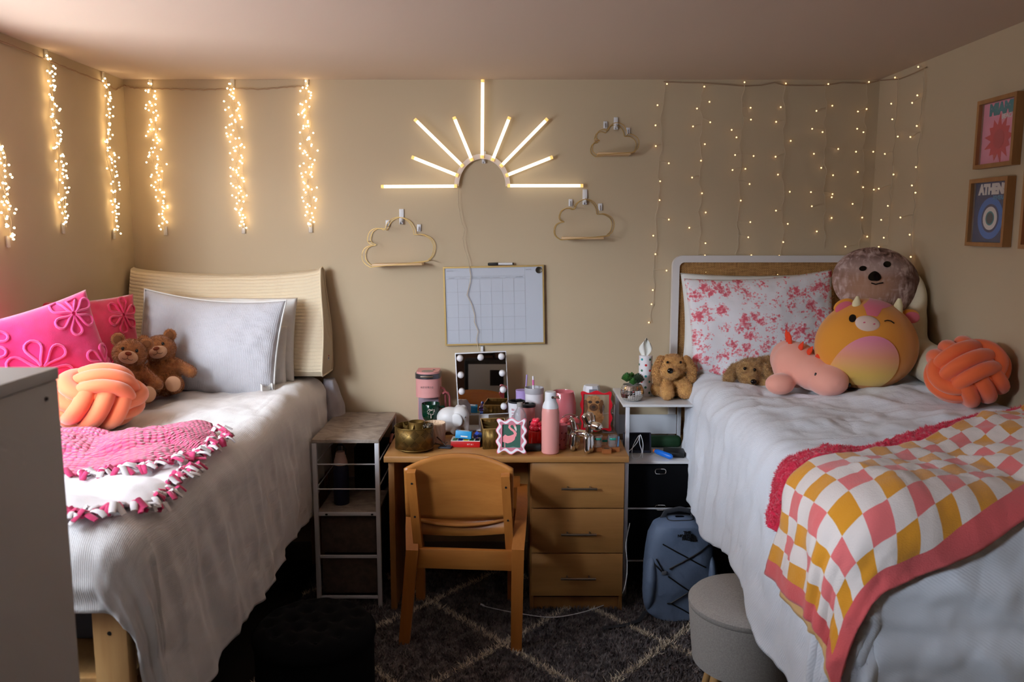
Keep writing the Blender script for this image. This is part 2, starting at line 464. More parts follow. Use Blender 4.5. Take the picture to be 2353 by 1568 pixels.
# curtain lights above the right bed (positions read along each hanging wire)
CUR = [(0, (1525, 190), (1496, 742), [(193,200),(135,331),(123,456),(127,583),(206,691),(151,803),(149,920),(207,1040),(110,1140),(123,1255),(193,1357),(107,1478),(98,1565),(84,1680)]),
 (0, (1612, 192), (1606, 600), [(427,215),(458,310),(380,352),(462,437),(357,462),(430,572),(405,675),(350,780),(414,877),(437,996),(335,1091),(432,1187),(430,1263),(296,1325),(433,1366)]),
 (0, (1708, 196), (1690, 640), [(673,190),(714,346),(713,421),(596,484),(626,530),(616,640),(731,646),(600,733),(683,725),(706,820),(654,922),(710,1056),(697,1150),(720,1262),(673,1328),(590,1428)]),
 (0, (1803, 197), (1796, 632), [(935,194),(902,342),(874,433),(965,551),(870,650),(884,761),(955,868),(868,985),(942,1067),(914,1180),(890,1265),(843,1368),(877,1380)]),
 (0, (1897, 197), (1893, 572), [(1194,200),(1222,333),(1119,367),(1093,478),(1160,497),(1257,602),(1107,632),(1153,719),(1225,765),(1085,870),(1224,882),(1214,902),(1091,958),(1219,1030),(1127,1114)]),
 (0, (1992, 192), (1975, 570), [(1446,187),(1379,370),(1436,353),(1371,478),(1410,499),(1364,620),(1471,620),(1501,736),(1379,745),(1408,840),(1474,855),(1345,943),(1408,1028),(1440,1146),(1299,1208)]),
 (1, (2066, 180), (2040, 568), [(1610,158),(1603,320),(1608,417),(1634,524),(1558,632),(1604,760),(1528,848),(1575,955),(1543,1042),(1556,1153),(1510,1210)]),
 (1, (2126, 156), (2092, 592), [(1770,91),(1752,268),(1727,315),(1749,458),(1709,527),(1745,714),(1724,828),(1748,873),(1657,1027),(1706,1134),(1714,1272)])]
CLAB = ['first hanging string of curtain lights from the left, left of the rattan headboard', 'second hanging string of curtain lights from the left, over the headboard corner',
 'third hanging string of curtain lights from the left', 'fourth hanging string of curtain lights from the left', 'fifth hanging string of curtain lights from the left',
 'sixth hanging string of curtain lights, beside the right room corner', 'first string of curtain lights on the right wall, beside the corner', 'last string of curtain lights on the right wall, farthest from the corner']
for i, (wall, a, b, leds) in enumerate(CUR):
    rd = random.Random(900+i)
    if wall: f = lambda x, y: PX(x, y, XR-.012); inward = Vector((-1, 0, 0))
    else: f = lambda x, y: PY(x, y, YB-.012); inward = Vector((0, -1, 0))
    ta, tb = f(*a), f(*b)
    t = thing('curtain_light_strand', CLAB[i], 'string lights', ta, 'curtain lights above the right bed')
    zs = [1460+0 for _ in leds]
    P = [(1460+x/2.703, 120+y/2.703) for x, y in leds]
    def axis(v):
        return ta.lerp(tb, v)+inward*.0
    def wpt(v): return axis(v)+Vector(((.006*sin(v*31+i)+.003*sin(v*77), 0, 0) if not wall else (0, .006*sin(v*31+i)+.003*sin(v*77), 0)))+inward*(.002+.002*sin(v*50))
    m = MB(); wire = [wpt(k/60) for k in range(61)]
    m.tube(wire, .0013, 5)
    for x, y in P:
        q = f(x, y)+inward*rd.uniform(-.002, .014)
        v = min(1, max(0, (ta.z-(q.z+rd.uniform(.0, .02)))/(ta.z-tb.z))); p = wpt(v)
        m.tube([p, p.lerp(q, .5)+Vector((0, 0, .004)), q], .0012, 5)
        link('led_bulb', LED2_ME, t, q-ta)
    m.part('wire', M_WIRE, t, W=True)
top = [PY(x, y, YB-.008) for x, y in ((1525, 188), (1570, 190), (1612, 191), (1660, 194), (1708, 198), (1750, 196), (1780, 190), (1803, 196), (1850, 197), (1897, 196), (1935, 190), (1970, 191), (1995, 192))]
top += [Vector((XR-.009, YB-.012, PX(2022, 186, XR).z))]+[PX(x, y, XR-.008) for x, y in ((2066, 182), (2100, 168), (2128, 155))]
MB().tube(top, .0028, 6).solo('light_cord', M_CORD, 'thin cord along the ceiling carrying the curtain lights over the right bed', 'cord', loc=top[0], W=True)

# ------------------------------------------------------------------ sunburst neon
M_NEON = mat('lit_neon_tube', (255, 236, 200), .4, emit=(255, 242, 214), estr=1.6)
M_NEONCAP = mat('neon_end_cap', (255, 214, 130), .4, emit=(255, 208, 120), estr=.8)
M_ARC = mat('neon_base', (236, 222, 212), .5)
SY = YB-.035
sun = thing('sunburst_neon_light', 'lit half sun neon sign with nine glowing rays on the back wall', 'neon light', PY(1108, 428, SY))
RAYS = [((1109,183),(1108,364)),((953,274),(1064,383)),((1043,269),(1085,370)),((1171,269),(1131,370)),((1258,273),(1150,383)),((946,361),(1053,404)),((1270,361),(1162,404)),((876,429),(1050,428)),((1166,427),(1340,427))]
for a, b in RAYS:
    A, B = PY(*a, SY), PY(*b, SY); d = (B-A).normalized()
    q = MB().tube([A+d*.014, B-d*.014], .0082, 10).part('neon_ray', M_NEON, sun, W=True)
    c = MB(); c.tube([A, A+d*.014], .0085, 10); c.tube([B-d*.014, B], .0085, 10); c.xf(T(-Vector(sun.location))); o = link('end_cap', c.mesh('end_cap', M_NEONCAP), q)
cx, cz = PY(1108, 428, SY).x, PY(1108, 428, SY).z
out = [(cx+.139*cos(pi*k/30), cz+.158*sin(pi*k/30)) for k in range(31)]+[(cx+.116*cos(pi*k/30), cz+.133*sin(pi*k/30)) for k in range(30, -1, -1)]
MB().prism(out, SY+.006, SY+.018).part('base_arc', M_ARC, sun, W=True)
# low-voltage cord of the sun, hanging over the calendar board to the cable cover
pts = [PY(x, y, YB-.028) for x, y in ((1053, 432), (1053, 470), (1060, 510), (1068, 528), (1063, 548), (1068, 575), (1076, 600), (1082, 634), (1080, 650), (1073, 678), (1084, 700), (1091, 725), (1090, 740), (1099, 762), (1095, 780), (1098, 795), (1103, 812))]
MB().tube(pts, .0018, 6).solo('power_cord', M_WIRE, 'thin pale cord of the sun light hanging crookedly over the calendar board', 'cord', loc=pts[0], W=True)
a, b = PY(1108, 795, YB), PY(1108, 850, YB)
MB().box(((a.x+b.x)/2, YB-.008, (a.z+b.z)/2), (.014, .016, a.z-b.z), .003).solo('cable_cover', M_WHITEPL, 'white plastic cable cover on the wall below the calendar board', 'cable cover', loc=(a.x, YB-.001, b.z), W=True)

# ------------------------------------------------------------------ hooks, clouds
def hook(px, py, w, h, label, big=True, prong=True):
    p = PY(px, py, YB-.003)
    t = thing('adhesive_hook', label, 'hook', (p.x, YB-.003, p.z), 'white adhesive hooks on the back wall')
    MB().box((0, -.003, 0), (w, .006, h), .0025).part('back_plate', M_WHITEPL, t)
    if big: MB().tube([(0, -.006, -h*.1), (0, -.014, -h*.3), (0, -.022, -h*.42), (0, -.02, -h*.3)], w*.3, 8).part('prong', M_WHITEPL, t)
    else: MB().tube([(0, -.007, h*.2), (0, -.012, -h*.1), (0, -.018, -h*.42), (0, -.026, -h*.3)], .0016, 6).part('wire_prong', M_STEEL, t)
    return t
hook(1112, 362, .021, .06, 'white adhesive hook holding the arc of the sun light')
CL = [(36,1400),(45,1450),(90,1487),(130,1488),(500,1458),(535,1442),(565,1410),(579,1345),(560,1295),(520,1265),(480,1252),(437,1253),(430,1215),(405,1165),(370,1135),(325,1122),(280,1130),(240,1160),(212,1212),(185,1203),(140,1203),(100,1228),(82,1280),(92,1310),(120,1326),(80,1335),(50,1358)]
CLN = [((x-36)/543.0, (1488-y)/543.0) for x, y in CL]
def smooth_closed(P, k=4):
    out = []; n = len(P)
    for i in range(n):
        a, b, c, d = P[i-1], P[i], P[(i+1) % n], P[(i+2) % n]
        for j in range(k):
            t = j/k
            out.append(tuple(.5*((2*b[q])+(-a[q]+c[q])*t+(2*a[q]-5*b[q]+4*c[q]-d[q])*t*t+(-a[q]+3*b[q]-3*c[q]+d[q])*t**3) for q in (0, 1)))
    return out
CLS = smooth_closed(CLN)
def cloud(x0, x1, ybot, ry, label, hooks):
    yf = YB-.105
    A, B = PY(x0, ybot, yf), PY(x1, ybot, yf); w = B.x-A.x
    t = thing('cloud_shelf', label, 'wall shelf', (A.x, yf, A.z), 'gold wire cloud shelves')
    rot = R(0, ry, 0)
    pr = lambda y: [tuple(rot @ Vector((x*w, y, z*w))) for x, z in CLS]
    MB().tube(pr(0), .0019, 6, closed=True).part('wire_outline', M_GOLD, t)
    MB().tube(pr(.096), .0019, 6, closed=True).part('wire_outline', M_GOLD, t)
    MB().box((w*.48, .048, w*.012+.004), (w*.7, .096, .012), .002, ).xf(rot).part('plank', M_PALEWOOD, t)
    m = MB()
    for i in (18, 43, 70, 90): p = CLS[i]; m.tube([rot @ Vector((p[0]*w, 0, p[1]*w)), rot @ Vector((p[0]*w, .096, p[1]*w))], .0018, 6)
    m.part('cross_wire', M_GOLD, t)
    for h in hooks: hook(*h)
cloud(833, 998, 614, -1.2, 'largest gold wire cloud shelf, left of the calendar board', [(923, 498, .024, .076, 'large white hook above the largest cloud shelf', True), (891, 514, .02, .036, 'small white hook left of the top of the largest cloud shelf', False), (963, 524, .02, .036, 'small white hook right of the top of the largest cloud shelf', False)])
cloud(1275, 1411, 551, 0, 'middle sized gold wire cloud shelf below the right end of the sun light', [(1344, 453, .024, .076, 'large white hook above the middle sized cloud shelf', True), (1311, 466, .02, .036, 'small white hook left of the top of the middle cloud shelf', False), (1379, 476, .02, .036, 'small white hook right of the top of the middle cloud shelf', False)])
cloud(1361, 1468, 356, 0, 'smallest gold wire cloud shelf, highest on the wall', [(1415, 284, .022, .06, 'large white hook above the smallest cloud shelf', True), (1391, 287, .02, .034, 'small white hook left of the top of the smallest cloud shelf', False), (1443, 302, .02, .036, 'small white hook right of the top of the smallest cloud shelf', False)])

# ------------------------------------------------------------------ calendar board, marker, magnet
M_BOARD = mat('dry_erase', (196, 200, 210), .35)
M_GRID = mat('grey_print', (168, 168, 174), .6)
c = [PY(x, y, YB-.02) for x, y in ((1018, 614), (1251, 608), (1250, 791), (1024, 795))]
ctr = sum(c, Vector())/4; ctr.y = YB-.002
W_, H_ = .506, .398
bd = thing('calendar_board', 'white dry erase calendar board in a thin gold frame', 'whiteboard', ctr)
RB = R(0, -1.2, 0)
MB().box((0, -.009, 0), (W_-.008, .012, H_-.008)).part('board', M_BOARD, bd, M=RB)
def rect(w, h): return [(-w/2, -h/2), (w/2, -h/2), (w/2, h/2), (-w/2, h/2)]
MB().frame(rect(W_+.004, H_+.004), rect(W_-.012, H_-.012), -.02, 0).part('frame', M_GOLD, bd, M=RB, smooth=False)
g = MB(); gx0, gx1, gz0, gz1 = -W_/2+.012, W_/2-.095, -H_/2+.012, H_/2-.062
for k in range(8): x = gx0+(gx1-gx0)*k/7; g.box((x, -.0155, (gz0+gz1)/2), (.0009, .001, gz1-gz0))
for k in range(6): z = gz0+(gz1-gz0)*k/5; g.box(((gx0+gx1)/2, -.0155, z), (gx1-gx0, .001, .0009))
g.box(((gx0+gx1)/2, -.0155, gz1+.014), (gx1-gx0, .001, .0009)); g.box((gx1, -.0155, gz1+.03), (.0009, .001, .06))
g.part('printed_grid', M_GRID, bd, M=RB, smooth=False)
for k, dname in enumerate(('SUNDAY', 'MONDAY', 'TUESDAY', 'WEDNESDAY', 'THURSDAY', 'FRIDAY', 'SATURDAY')):
    text('printed_day', dname, .0075, M_GRID, bd, RB @ T(gx0+(gx1-gx0)*(k+.5)/7, -.0158, gz1+.006) @ FACE)
text('printed_heading', 'MONTH', .009, M_GRID, bd, RB @ T(gx0+.02, -.0158, H_/2-.02) @ FACE)
text('printed_heading', 'NOTES', .009, M_GRID, bd, RB @ T(gx1+.02, -.0158, H_/2-.02) @ FACE)
p = PY(1238, 621, YB-.03)
MB().lathe([(0, -.004), (.016, -.004), (.0165, 0), (.015, .003), (.012, .002), (0, .002)], 28).xf(R(90)).solo('round_magnet', mat('pewter', (96, 88, 76), .35, .9), 'round dark pewter magnet in the top right corner of the calendar board', 'magnet', loc=(p.x, YB-.0215, p.z))
p = PY(1151, 607, YB-.03)
mk = thing('dry_erase_marker', 'black and white marker lying along the top of the calendar board', 'marker', (p.x, YB-.022, p.z))
MB().tube([(-.014, 0, 0), (.058, 0, .001)], .0062, 12).part('barrel', M_WHITEPL, mk)
MB().tube([(-.066, 0, -.001), (-.062, 0, -.001), (-.014, 0, 0)], [.005, .0075, .0075], 12).part('cap', M_BLACK, mk)
MB().tube([(.058, 0, .001), (.064, 0, .001)], .0055, 12).part('end_plug', M_BLACK, mk)
# ------------------------------------------------------------------ beds
def fbm(p, oct=4): return noise.fractal(Vector(p), 1.0, 2.0, oct)
def sstep(a, b, x):
    t = max(0, min(1, (x-a)/(b-a))); return t*t*(3-2*t)
class Drape:
    """shape of a bed top with a rounded side edge and foot edge; (a,b) = distance past the edge, negative inside"""
    def __init__(s, xe, ye, sx, ztop, Rr, top, fold, flare, seed):
        s.__dict__.update(locals())
    def P(s, a, b, lift=0, fold=1.0):
        oa, ob = max(a, 0), max(b, 0); L = hypot(oa, ob)
        x = s.xe+s.sx*min(a, 0); y = s.ye-min(b, 0)
        dx, dy = ((oa/L, ob/L) if L > 1e-6 else (0, 0))
        Rr = s.Rr
        if L < Rr*pi/2: h, d, ph = Rr*sin(L/Rr), Rr*(1-cos(L/Rr)), L/Rr
        else:
            e = L-Rr*pi/2; h, d, ph = Rr+s.flare*e, Rr+e, pi/2
        z = s.ztop-d+s.top(x, y)*(1-sstep(0, .25, L))
        nx, ny, nz = dx*sin(ph)*s.sx, -dy*sin(ph), cos(ph)
        k = s.fold(a, b, L, sstep(.02, .35, L))*fold+lift
        return Vector((x+s.sx*dx*h+nx*k, y-dy*h+ny*k, z+nz*k))
    def at(s, X, Y):  # plan position on the top
        return (s.sx*(X-s.xe), s.ye-Y)
def top_left(x, y):
    return .020*fbm((x*3.1, y*2.3, 1.7))+.014*sin((x+1.45)*3.2)
def fold_left(a, b, L, g):
    if L <= 0: return .007*fbm((a*9, b*6, 2.2))+.010*abs(fbm((a*3+b*2.4, b*1.2, 7)))
    s = b if a > 0 and b <= 0 else b+.2*atan2(max(b, 0), max(a, 1e-4))
    q = s*7.5+L*1.6
    f = .030*(1-abs(noise.noise(Vector((q, L*.9, 3.3))))**.75)-.016
    f2 = .011*noise.noise(Vector((s*17+L*6, L*3, 9.1)))
    return g*(f+f2)+.007*fbm((a*9, b*6, 2.2), 3)
def top_right(x, y):
    return .05*sstep(1.15, 1.65, x)*sstep(1.9, 2.7, y)+.016*fbm((x*3.4, y*3.1, 5.7))
def fold_right(a, b, L, g):
    rid = (1-abs(noise.noise(Vector((b*5+a*2.6, a*3.2-b, 4.4))))*2)
    w0 = .009*max(0, rid)**2+.006*fbm((a*11, b*11, 8.2))
    if L <= 0: return w0*1.5
    s = b if a > 0 and b <= 0 else b+.25*atan2(max(b, 0), max(a, 1e-4))
    f = .017*noise.noise(Vector((s*6+L*.9, L*.7, 1.3)))+.009*noise.noise(Vector((s*15+L*2, L*2.2, 6.1)))
    return g*f+w0
LB = Drape(-1.03, 2.05, 1, 1.005, .10, top_left, fold_left, .03, 1)
RB_ = Drape(.945, 2.12, -1, 1.045, .10, top_right, fold_right, .05, 2)
M_DUVET_L = crinkle('white_ribbed_cotton', (238, 236, 236), (1, 0, 0), 190, .19)
M_DUVET_R = crinkle('white_seersucker', (226, 228, 236), (.5, .8, 0), 150, .26)
M_SHEET = mat('grey_sheet', (176, 172, 178), .9, bump=(60, .3))
M_MATTRESS = mat('mattress_ticking', (70, 72, 84), .9)

def duvet(D, name, material, label, a0, amax, b0, bmax, nu, nv, thick, loc):
    m = MB()
    def fn(u, v):
        b = b0+(bmax-b0)*v
        a = a0+(amax(b)-a0)*u
        return D.P(a, b)
    m.grid(fn, nu, nv)
    m.uv = [((u*(amax(0)-a0)), v*(bmax-b0)) for u, v in m.uv]
    o = m.solo(name, material, label, 'comforter', loc=loc, W=True, smooth=True, ang=180, solid=thick)
    o.modifiers['solid'].offset = 1
    return o
def hemL(b):  # length of the side drop along the left bed
    Y = 2.05-b
    zh = .40+.05*sstep(2.5, 3.6, Y)+.10*sstep(3.6, 3.9, Y)
    return .157+(1.005-.1-zh)+.012*sin(Y*9)
def hemR(b):
    Y = 2.12-b
    zh = .415+.09*sstep(2.45, 2.8, Y)-.03*sstep(3.0, 3.3, Y)+.015*sstep(3.3, 3.7, Y)+.12*sstep(3.68, 3.86, Y)
    return .157+(1.045-.1-zh)+.010*sin(Y*8)
duvet(LB, 'comforter', M_DUVET_L, 'white ribbed comforter draped over the left bed', -(1.03-1.0)-.83, hemL, -2.03, .262, 150, 220, .012, (-1.4, 3.0, 1.0))
duvet(RB_, 'comforter', M_DUVET_R, 'crumpled white comforter hanging over the right bed under the checkered blanket', -.845, hemR, -1.76, .72, 150, 220, .012, (1.4, 3.0, 1.04))

# frames and mattresses (mostly hidden)
def bedframe(x0, x1, y0, y1, label, loc, headpost):
    t = thing('wooden_bed', label, 'bed', loc)
    for i, (x, y, h) in enumerate(((x0+.045, y0, .80), (x1-.062, y0, .81), (x0+.045, y1, headpost), (x1-.05, y1, headpost))):
        q = MB().box((x, y, h/2), (.088, .045, h), .006).part('post', M_PINE, t, W=True)
        if y == y0:
            MB().tube([(x-.0, y-.0235, h-.075), (x, y-.0215, h-.075)], .0055, 10).part('bolt', M_BLACK, q, W=True)
    for x in (x0+.02, x1-.03): MB().box((x, (y0+y1)/2, .5), (.03, y1-y0-.06, .14), .004).part('side_rail', M_PINE, t, W=True)
    for y in (y0, y1): MB().box(((x0+x1)/2, y, .55), (x1-x0-.2, .03, .12), .004).part('end_rail', M_PINE, t, W=True)
    MB().box(((x0+x1)/2, (y0+y1)/2, .58), (x1-x0-.08, y1-y0-.08, .02)).part('slat_base', M_PINE, t, W=True)
bedframe(-1.905, -.955, 1.987, 4.15, 'pine bed frame of the left bed, its foot post showing beside the dresser', (-1.43, 3.05, 0), .9)
bedframe(.88, 1.80, 2.13, 4.12, 'pine bed frame hidden under the right bed', (1.35, 3.1, 0), .9)
def matt(x0, x1, y0, y1, z0, z1, label):
    MB().box(((x0+x1)/2, (y0+y1)/2, (z0+z1)/2), (x1-x0, y1-y0, z1-z0), .05, seg=4).solo('mattress', M_MATTRESS, label, 'mattress', loc=((x0+x1)/2, (y0+y1)/2, z0), W=True)
matt(-1.9, -.965, 2.16, 4.12, .60, .955, 'mattress under the white ribbed comforter of the left bed')
matt(.90, 1.79, 2.15, 4.10, .60, .99, 'mattress under the crumpled comforter of the right bed')
# bunched sheet hanging at the head end of the left bed
m = MB()
def fn(u, v):
    a = 2*pi*u; z = .99-.30*v
    r = .030+.022*sin(pi*min(1, v*1.05))+.012*noise.noise(Vector((cos(a)*1.5, sin(a)*1.5, v*4)))
    return Vector((-.925+.03*v+r*1.0*cos(a), 4.125+r*1.2*sin(a), z))
m.grid(fn, 28, 24, closeu=True); b = len(m.v)
m.add([(-.925, 4.125, .99), (-.895, 4.125, .685)], [])
m.f += [(b, (i+1) % 28, i) for i in range(28)]+[(b+1, 24*28+i, 24*28+(i+1) % 28) for i in range(28)]; m.mi += [0]*56
m.solo('bed_sheet', M_SHEET, 'bunched grey sheet bulging out behind the head corner of the left bed', 'sheet', loc=(-.92, 4.12, .7), W=True, ang=180)

# ------------------------------------------------------------------ pillows
def pillow_fn(w, h, t, pinch=.05, seed=0, wr=.006, sag=0, pw=.55):
    def f(u, v, side):  # u,v in -1..1
        x = u*w/2*(1-pinch*(1-v*v)); z = h/2+v*h/2*(1-pinch*(1-u*u))-sag*(1-u*u)*(.5+.5*v)
        e = max(0, (1-u*u)*(1-v*v))
        th = t/2*e**pw if e > 0 else 0
        nz = wr*fbm((x*7+seed, z*7, seed*1.3+side), 4)*min(1, e*6)+wr*.8*noise.noise(Vector((u*9, v*9, seed+side*3)))*(1-e)*min(1, e*9)
        return Vector((x, side*th+nz*side, z))
    return f
def pillow_mb(f, n=40, w=1, h=1):
    m = MB()
    for side in (-1, 1):
        m.grid(lambda a, b: f(2*a-1, 2*b-1, side), n, n, flip=(side > 0))
    m.uv = [(u*w, v*h) for u, v in m.uv]
    bm = None
    return m
def weld(me):
    bm = bmesh.new(); bm.from_mesh(me); bmesh.ops.remove_doubles(bm, verts=bm.verts, dist=1e-5)
    bmesh.ops.recalc_face_normals(bm, faces=bm.faces[:]); bm.to_mesh(me); bm.free(); me.shade_smooth(); return me
def edge_loop(f, n=30):
    P = [(-1+2*i/n, -1) for i in range(n)]+[(1, -1+2*i/n) for i in range(n)]+[(1-2*i/n, 1) for i in range(n)]+[(-1, 1-2*i/n) for i in range(n)]
    return [f(u, v, 1) for u, v in P]
def pillow(name, label, cat, material, w, h, t, loc, lean, roll=0, yaw=0, seed=0, pinch=.05, wr=.006, sag=0, piping=None, pw=.55, n=44, group=None):
    f = pillow_fn(w, h, t, pinch, seed, wr, sag, pw)
    M = R(0, 0, yaw) @ R(-lean, 0, 0) @ R(0, roll, 0)
    m = pillow_mb(f, n, w, h).xf(M)
    me = weld(m.mesh(name, material, True, 180))
    t_ = thing(name, label, cat, loc, group)
    body = link('cushion_body' if cat == 'cushion' else 'pillow_body', me, t_)
    if piping:
        MB().tube([M @ p for p in edge_loop(f)], .0042, 6, closed=True).part('piping', piping, t_)
    return t_, f, M
M_WHITECOT = crinkle('white_pillow_cotton', (198, 197, 202), (1, 0, 0), 130, .28)
M_WHITEPLAIN = mat('white_cotton', (232, 230, 226), .9, bump=(40, .25, .01))
# cream corduroy wedge bolster
N = NT('cream_corduroy'); N.color(lin((240, 222, 190))); N.b.inputs['Roughness'].default_value = .9; N.b.inputs['Sheen Weight'].default_value = .2
tc = N.n('ShaderNodeTexCoord'); sp_ = N.n('ShaderNodeSeparateXYZ', {0: tc.outputs['UV']}); nz = N.n('ShaderNodeTexNoise', {'Vector': tc.outputs['UV'], 'Scale': 9, 'Detail': 3})
wv = N.math('SINE', N.math('ADD', N.math('MULTIPLY', sp_.outputs['Y'], 2*pi*80), N.math('MULTIPLY', nz.outputs['Fac'], 2.2)))
n2 = N.n('ShaderNodeTexNoise', {'Vector': tc.outputs['UV'], 'Scale': 260, 'Detail': 2})
hgt = N.math('ADD', N.math('POWER', N.math('ABSOLUTE', wv), .7), N.math('MULTIPLY', n2.outputs['Fac'], .5))
N.bump(hgt, .55, .006); M_CORDUROY = N.m
wt = thing('wedge_pillow', 'long cream ribbed wedge pillow standing against the back wall on the left bed', 'pillow', (-1.42, 4.05, 1.0))
X0, X1 = -1.885, -.925
def wedge(u, v):   # u along the length, v around the triangular section
    x = X0+(X1-X0)*u
    prof = [(4.17, 1.03), (3.955, 1.035), (3.94, 1.06), (4.10, 1.548), (4.135, 1.558), (4.18, 1.54), (4.185, 1.06)]
    k = v*7; i = int(k) % 7; f = k-int(k); A, B = prof[i], prof[(i+1) % 7]
    y, z = A[0]+(B[0]-A[0])*f, A[1]+(B[1]-A[1])*f
    e = 4*u*(1-u); topf = sstep(1.2, 1.55, z)
    z -= topf*.035*e**.6
    x += (x+1.41)*.0-topf*.028*(u-.5)*2*(1 if u > .5 else -.2)
    bulge = .02*e**.4*(1-abs(2*sstep(1.05, 1.55, z)-1))
    wr = .014*topf*max(0, noise.noise(Vector((u*22, 0, .5))))*sstep(1.3, 1.5, z)*(1 if .25 < u < .8 else .2)+.006*fbm((u*6, z*5, 3))
    if i in (2, 1): y -= bulge+wr
    return Vector((x, y, z))
m = MB(); m.grid(wedge, 140, 84); nn = len(m.v)
m.uv = [(u*1.0, v*1.25) for u, v in m.uv]
m.part('ribbed_cover', M_CORDUROY, wt, W=True, ang=60)
# triangular ends, slightly puffed
for xx, s in ((0, -1), (1, 1)):
    def endf(u, v, s=s, xx=xx):
        p = wedge(xx, u*.99999); c = Vector((p.x, 4.09, 1.2))
        q = c.lerp(p, v); q.x += s*.018*(1-v*v); return q
    MB().grid(endf, 84, 8, closeu=False).part('end_panel', M_CORDUROY, wt, W=True, ang=60)
p = PY(746, 793, 4.07)
lb = MB().box((X1+.012, 4.05, 1.115), (.003, .022, .03)).part('sewn_label', mat('label_white', (236, 236, 236), .8), wt, W=True)
MB().box((X1+.0145, 4.052, 1.121), (.001, .011, .007)).part('red_print', mat('red_print', (190, 30, 40), .8), lb, W=True)
MB().box((X1+.0145, 4.048, 1.110), (.001, .009, .008)).part('navy_print', mat('navy_print', (40, 44, 80), .8), lb, W=True)
MB().tube([wedge(1, k/84*.9999)+Vector((.003, 0, 0)) for k in range(84)], .004, 6, closed=True).part('piping', M_CORDUROY, wt, W=True)

pillow('bed_pillow', 'white ruffled pillow between the wedge pillow and the front white pillow', 'pillow', M_WHITEPLAIN, .66, .41, .16, (-1.375, 3.90, 1.02), 12, 1, 0, seed=11, wr=.018, pinch=.03)
pillow('bed_pillow', 'plain white pillow mostly hidden behind the front white pillow on the left bed', 'pillow', M_WHITEPLAIN, .60, .30, .15, (-1.36, 3.80, 1.0), 16, 0, 4, seed=14, wr=.010, pinch=.03)
tp, fW, MW = pillow('bed_pillow', 'crinkled white pillow with piping in front on the left bed', 'pillow', M_WHITECOT, .675, .475, .17, (-1.425, 3.72, .985), 15, 4.5, -2, seed=5, wr=.012, pinch=.05, sag=.02, piping=M_WHITEPLAIN)
tie = MB()
tie.grid(lambda u, v: Vector((-1.14+.05*u, 3.68-.03*sin(u*6), 1.015+.035*v*(1-.3*u)+.008*sin(u*9))), 10, 4)
tie.part('fabric_tie', M_WHITEPLAIN, tp, W=True, solid=.003)

# pink cushions with chenille flower outlines
def velour(name, c, c2):
    return mat(name, c, .85, c2=c2, ns=14, bump=(420, .35, .003), sheen=.6)
M_HOTPINK = velour('hot_pink_velour', (245, 40, 128), (232, 28, 112)); M_PINKTRIM = velour('pink_chenille', (246, 84, 156), (240, 60, 140))
M_CRIMSON = velour('crimson_velour', (236, 14, 82), (214, 6, 66)); M_CRIMTRIM = velour('crimson_chenille', (236, 34, 96), (220, 20, 80))
def flower(f, M, u0, v0, npet, rad, asp, mat_, parent, ph=0):
    m = MB()
    for k in range(npet):
        a = ph+2*pi*k/npet; pts = []
        for i in range(17):
            q = i/16; along = 1-abs(2*q-1)**1.6; across = sin(2*pi*q)*.30*(along**.6)
            du = (cos(a)*(.10+along*.9)-sin(a)*across)*rad; dv = (sin(a)*(.10+along*.9)+cos(a)*across)*rad
            u, v = u0+du, v0+dv*asp
            if abs(u) > .985 or abs(v) > .985: continue
            pts.append(M @ (f(u, v, -1)+Vector((0, -.002, 0))))
        if len(pts) > 3: m.tube(pts, .0052, 6)
    m.part('flower_trim', mat_, parent)
t1, f1, M1 = pillow('throw_cushion', 'big hot pink cushion with stitched flower outlines leaning at the left edge', 'cushion', M_HOTPINK, .50, .475, .18, (-1.685, 3.07, 1.0), 10, -13, 52, seed=21, wr=.006, pinch=.07, group='pink flower cushions')
for u0, v0, n_, r_, ph in ((.62, .72, 6, .36, .3), (.80, -.25, 6, .36, 1.2), (-.20, .05, 6, .48, .5), (.25, -.75, 6, .36, .1), (-.75, .72, 6, .34, 0), (-.8, -.55, 6, .36, .6)):
    flower(f1, M1, u0, v0, n_, r_, 1, M_PINKTRIM, t1, ph)
t2, f2, M2 = pillow('throw_cushion', 'crimson cushion with stitched flower outlines behind the big hot pink cushion', 'cushion', M_CRIMSON, .46, .46, .14, (-1.775, 3.50, 1.0), 8, 0, 60, seed=25, wr=.006, pinch=.07, group='pink flower cushions')
for u0, v0, n_, r_, ph in ((.62, .62, 6, .36, .3), (.5, -.3, 6, .36, 1.2), (-.5, .5, 6, .4, .5)):
    flower(f2, M2, u0, v0, n_, r_, 1, M_CRIMTRIM, t2, ph)

# right bed pillows
N = NT('pink_toile_print')
v = N.coord('UV')
big = N.n('ShaderNodeTexVoronoi', {'Vector': v, 'Scale': 17, 'Randomness': .85}); ns1 = N.n('ShaderNodeTexNoise', {'Vector': v, 'Scale': 58, 'Detail': 4, 'Roughness': .6})
cl = N.n('ShaderNodeTexNoise', {'Vector': v, 'Scale': 150, 'Detail': 2})
petal = N.n('ShaderNodeTexVoronoi', {'Vector': v, 'Scale': 75})
mask = N.math('SUBTRACT', N.math('ADD', N.math('MULTIPLY', ns1.outputs['Fac'], 1.15), N.math('MULTIPLY', cl.outputs['Fac'], .35)), N.math('ADD', N.math('MULTIPLY', big.outputs['Distance'], .75), N.math('MULTIPLY', petal.outputs['Distance'], .32)))
N.color(N.ramp(mask, [(.20, (238, 234, 238)), (.25, (242, 190, 196)), (.38, (232, 128, 140)), (.50, (222, 96, 112))]))
N.b.inputs['Roughness'].default_value = .9
nb = N.n('ShaderNodeTexNoise', {'Vector': v, 'Scale': 20, 'Detail': 4}); N.bump(nb.outputs['Fac'], .25, .01); M_TOILE = N.m
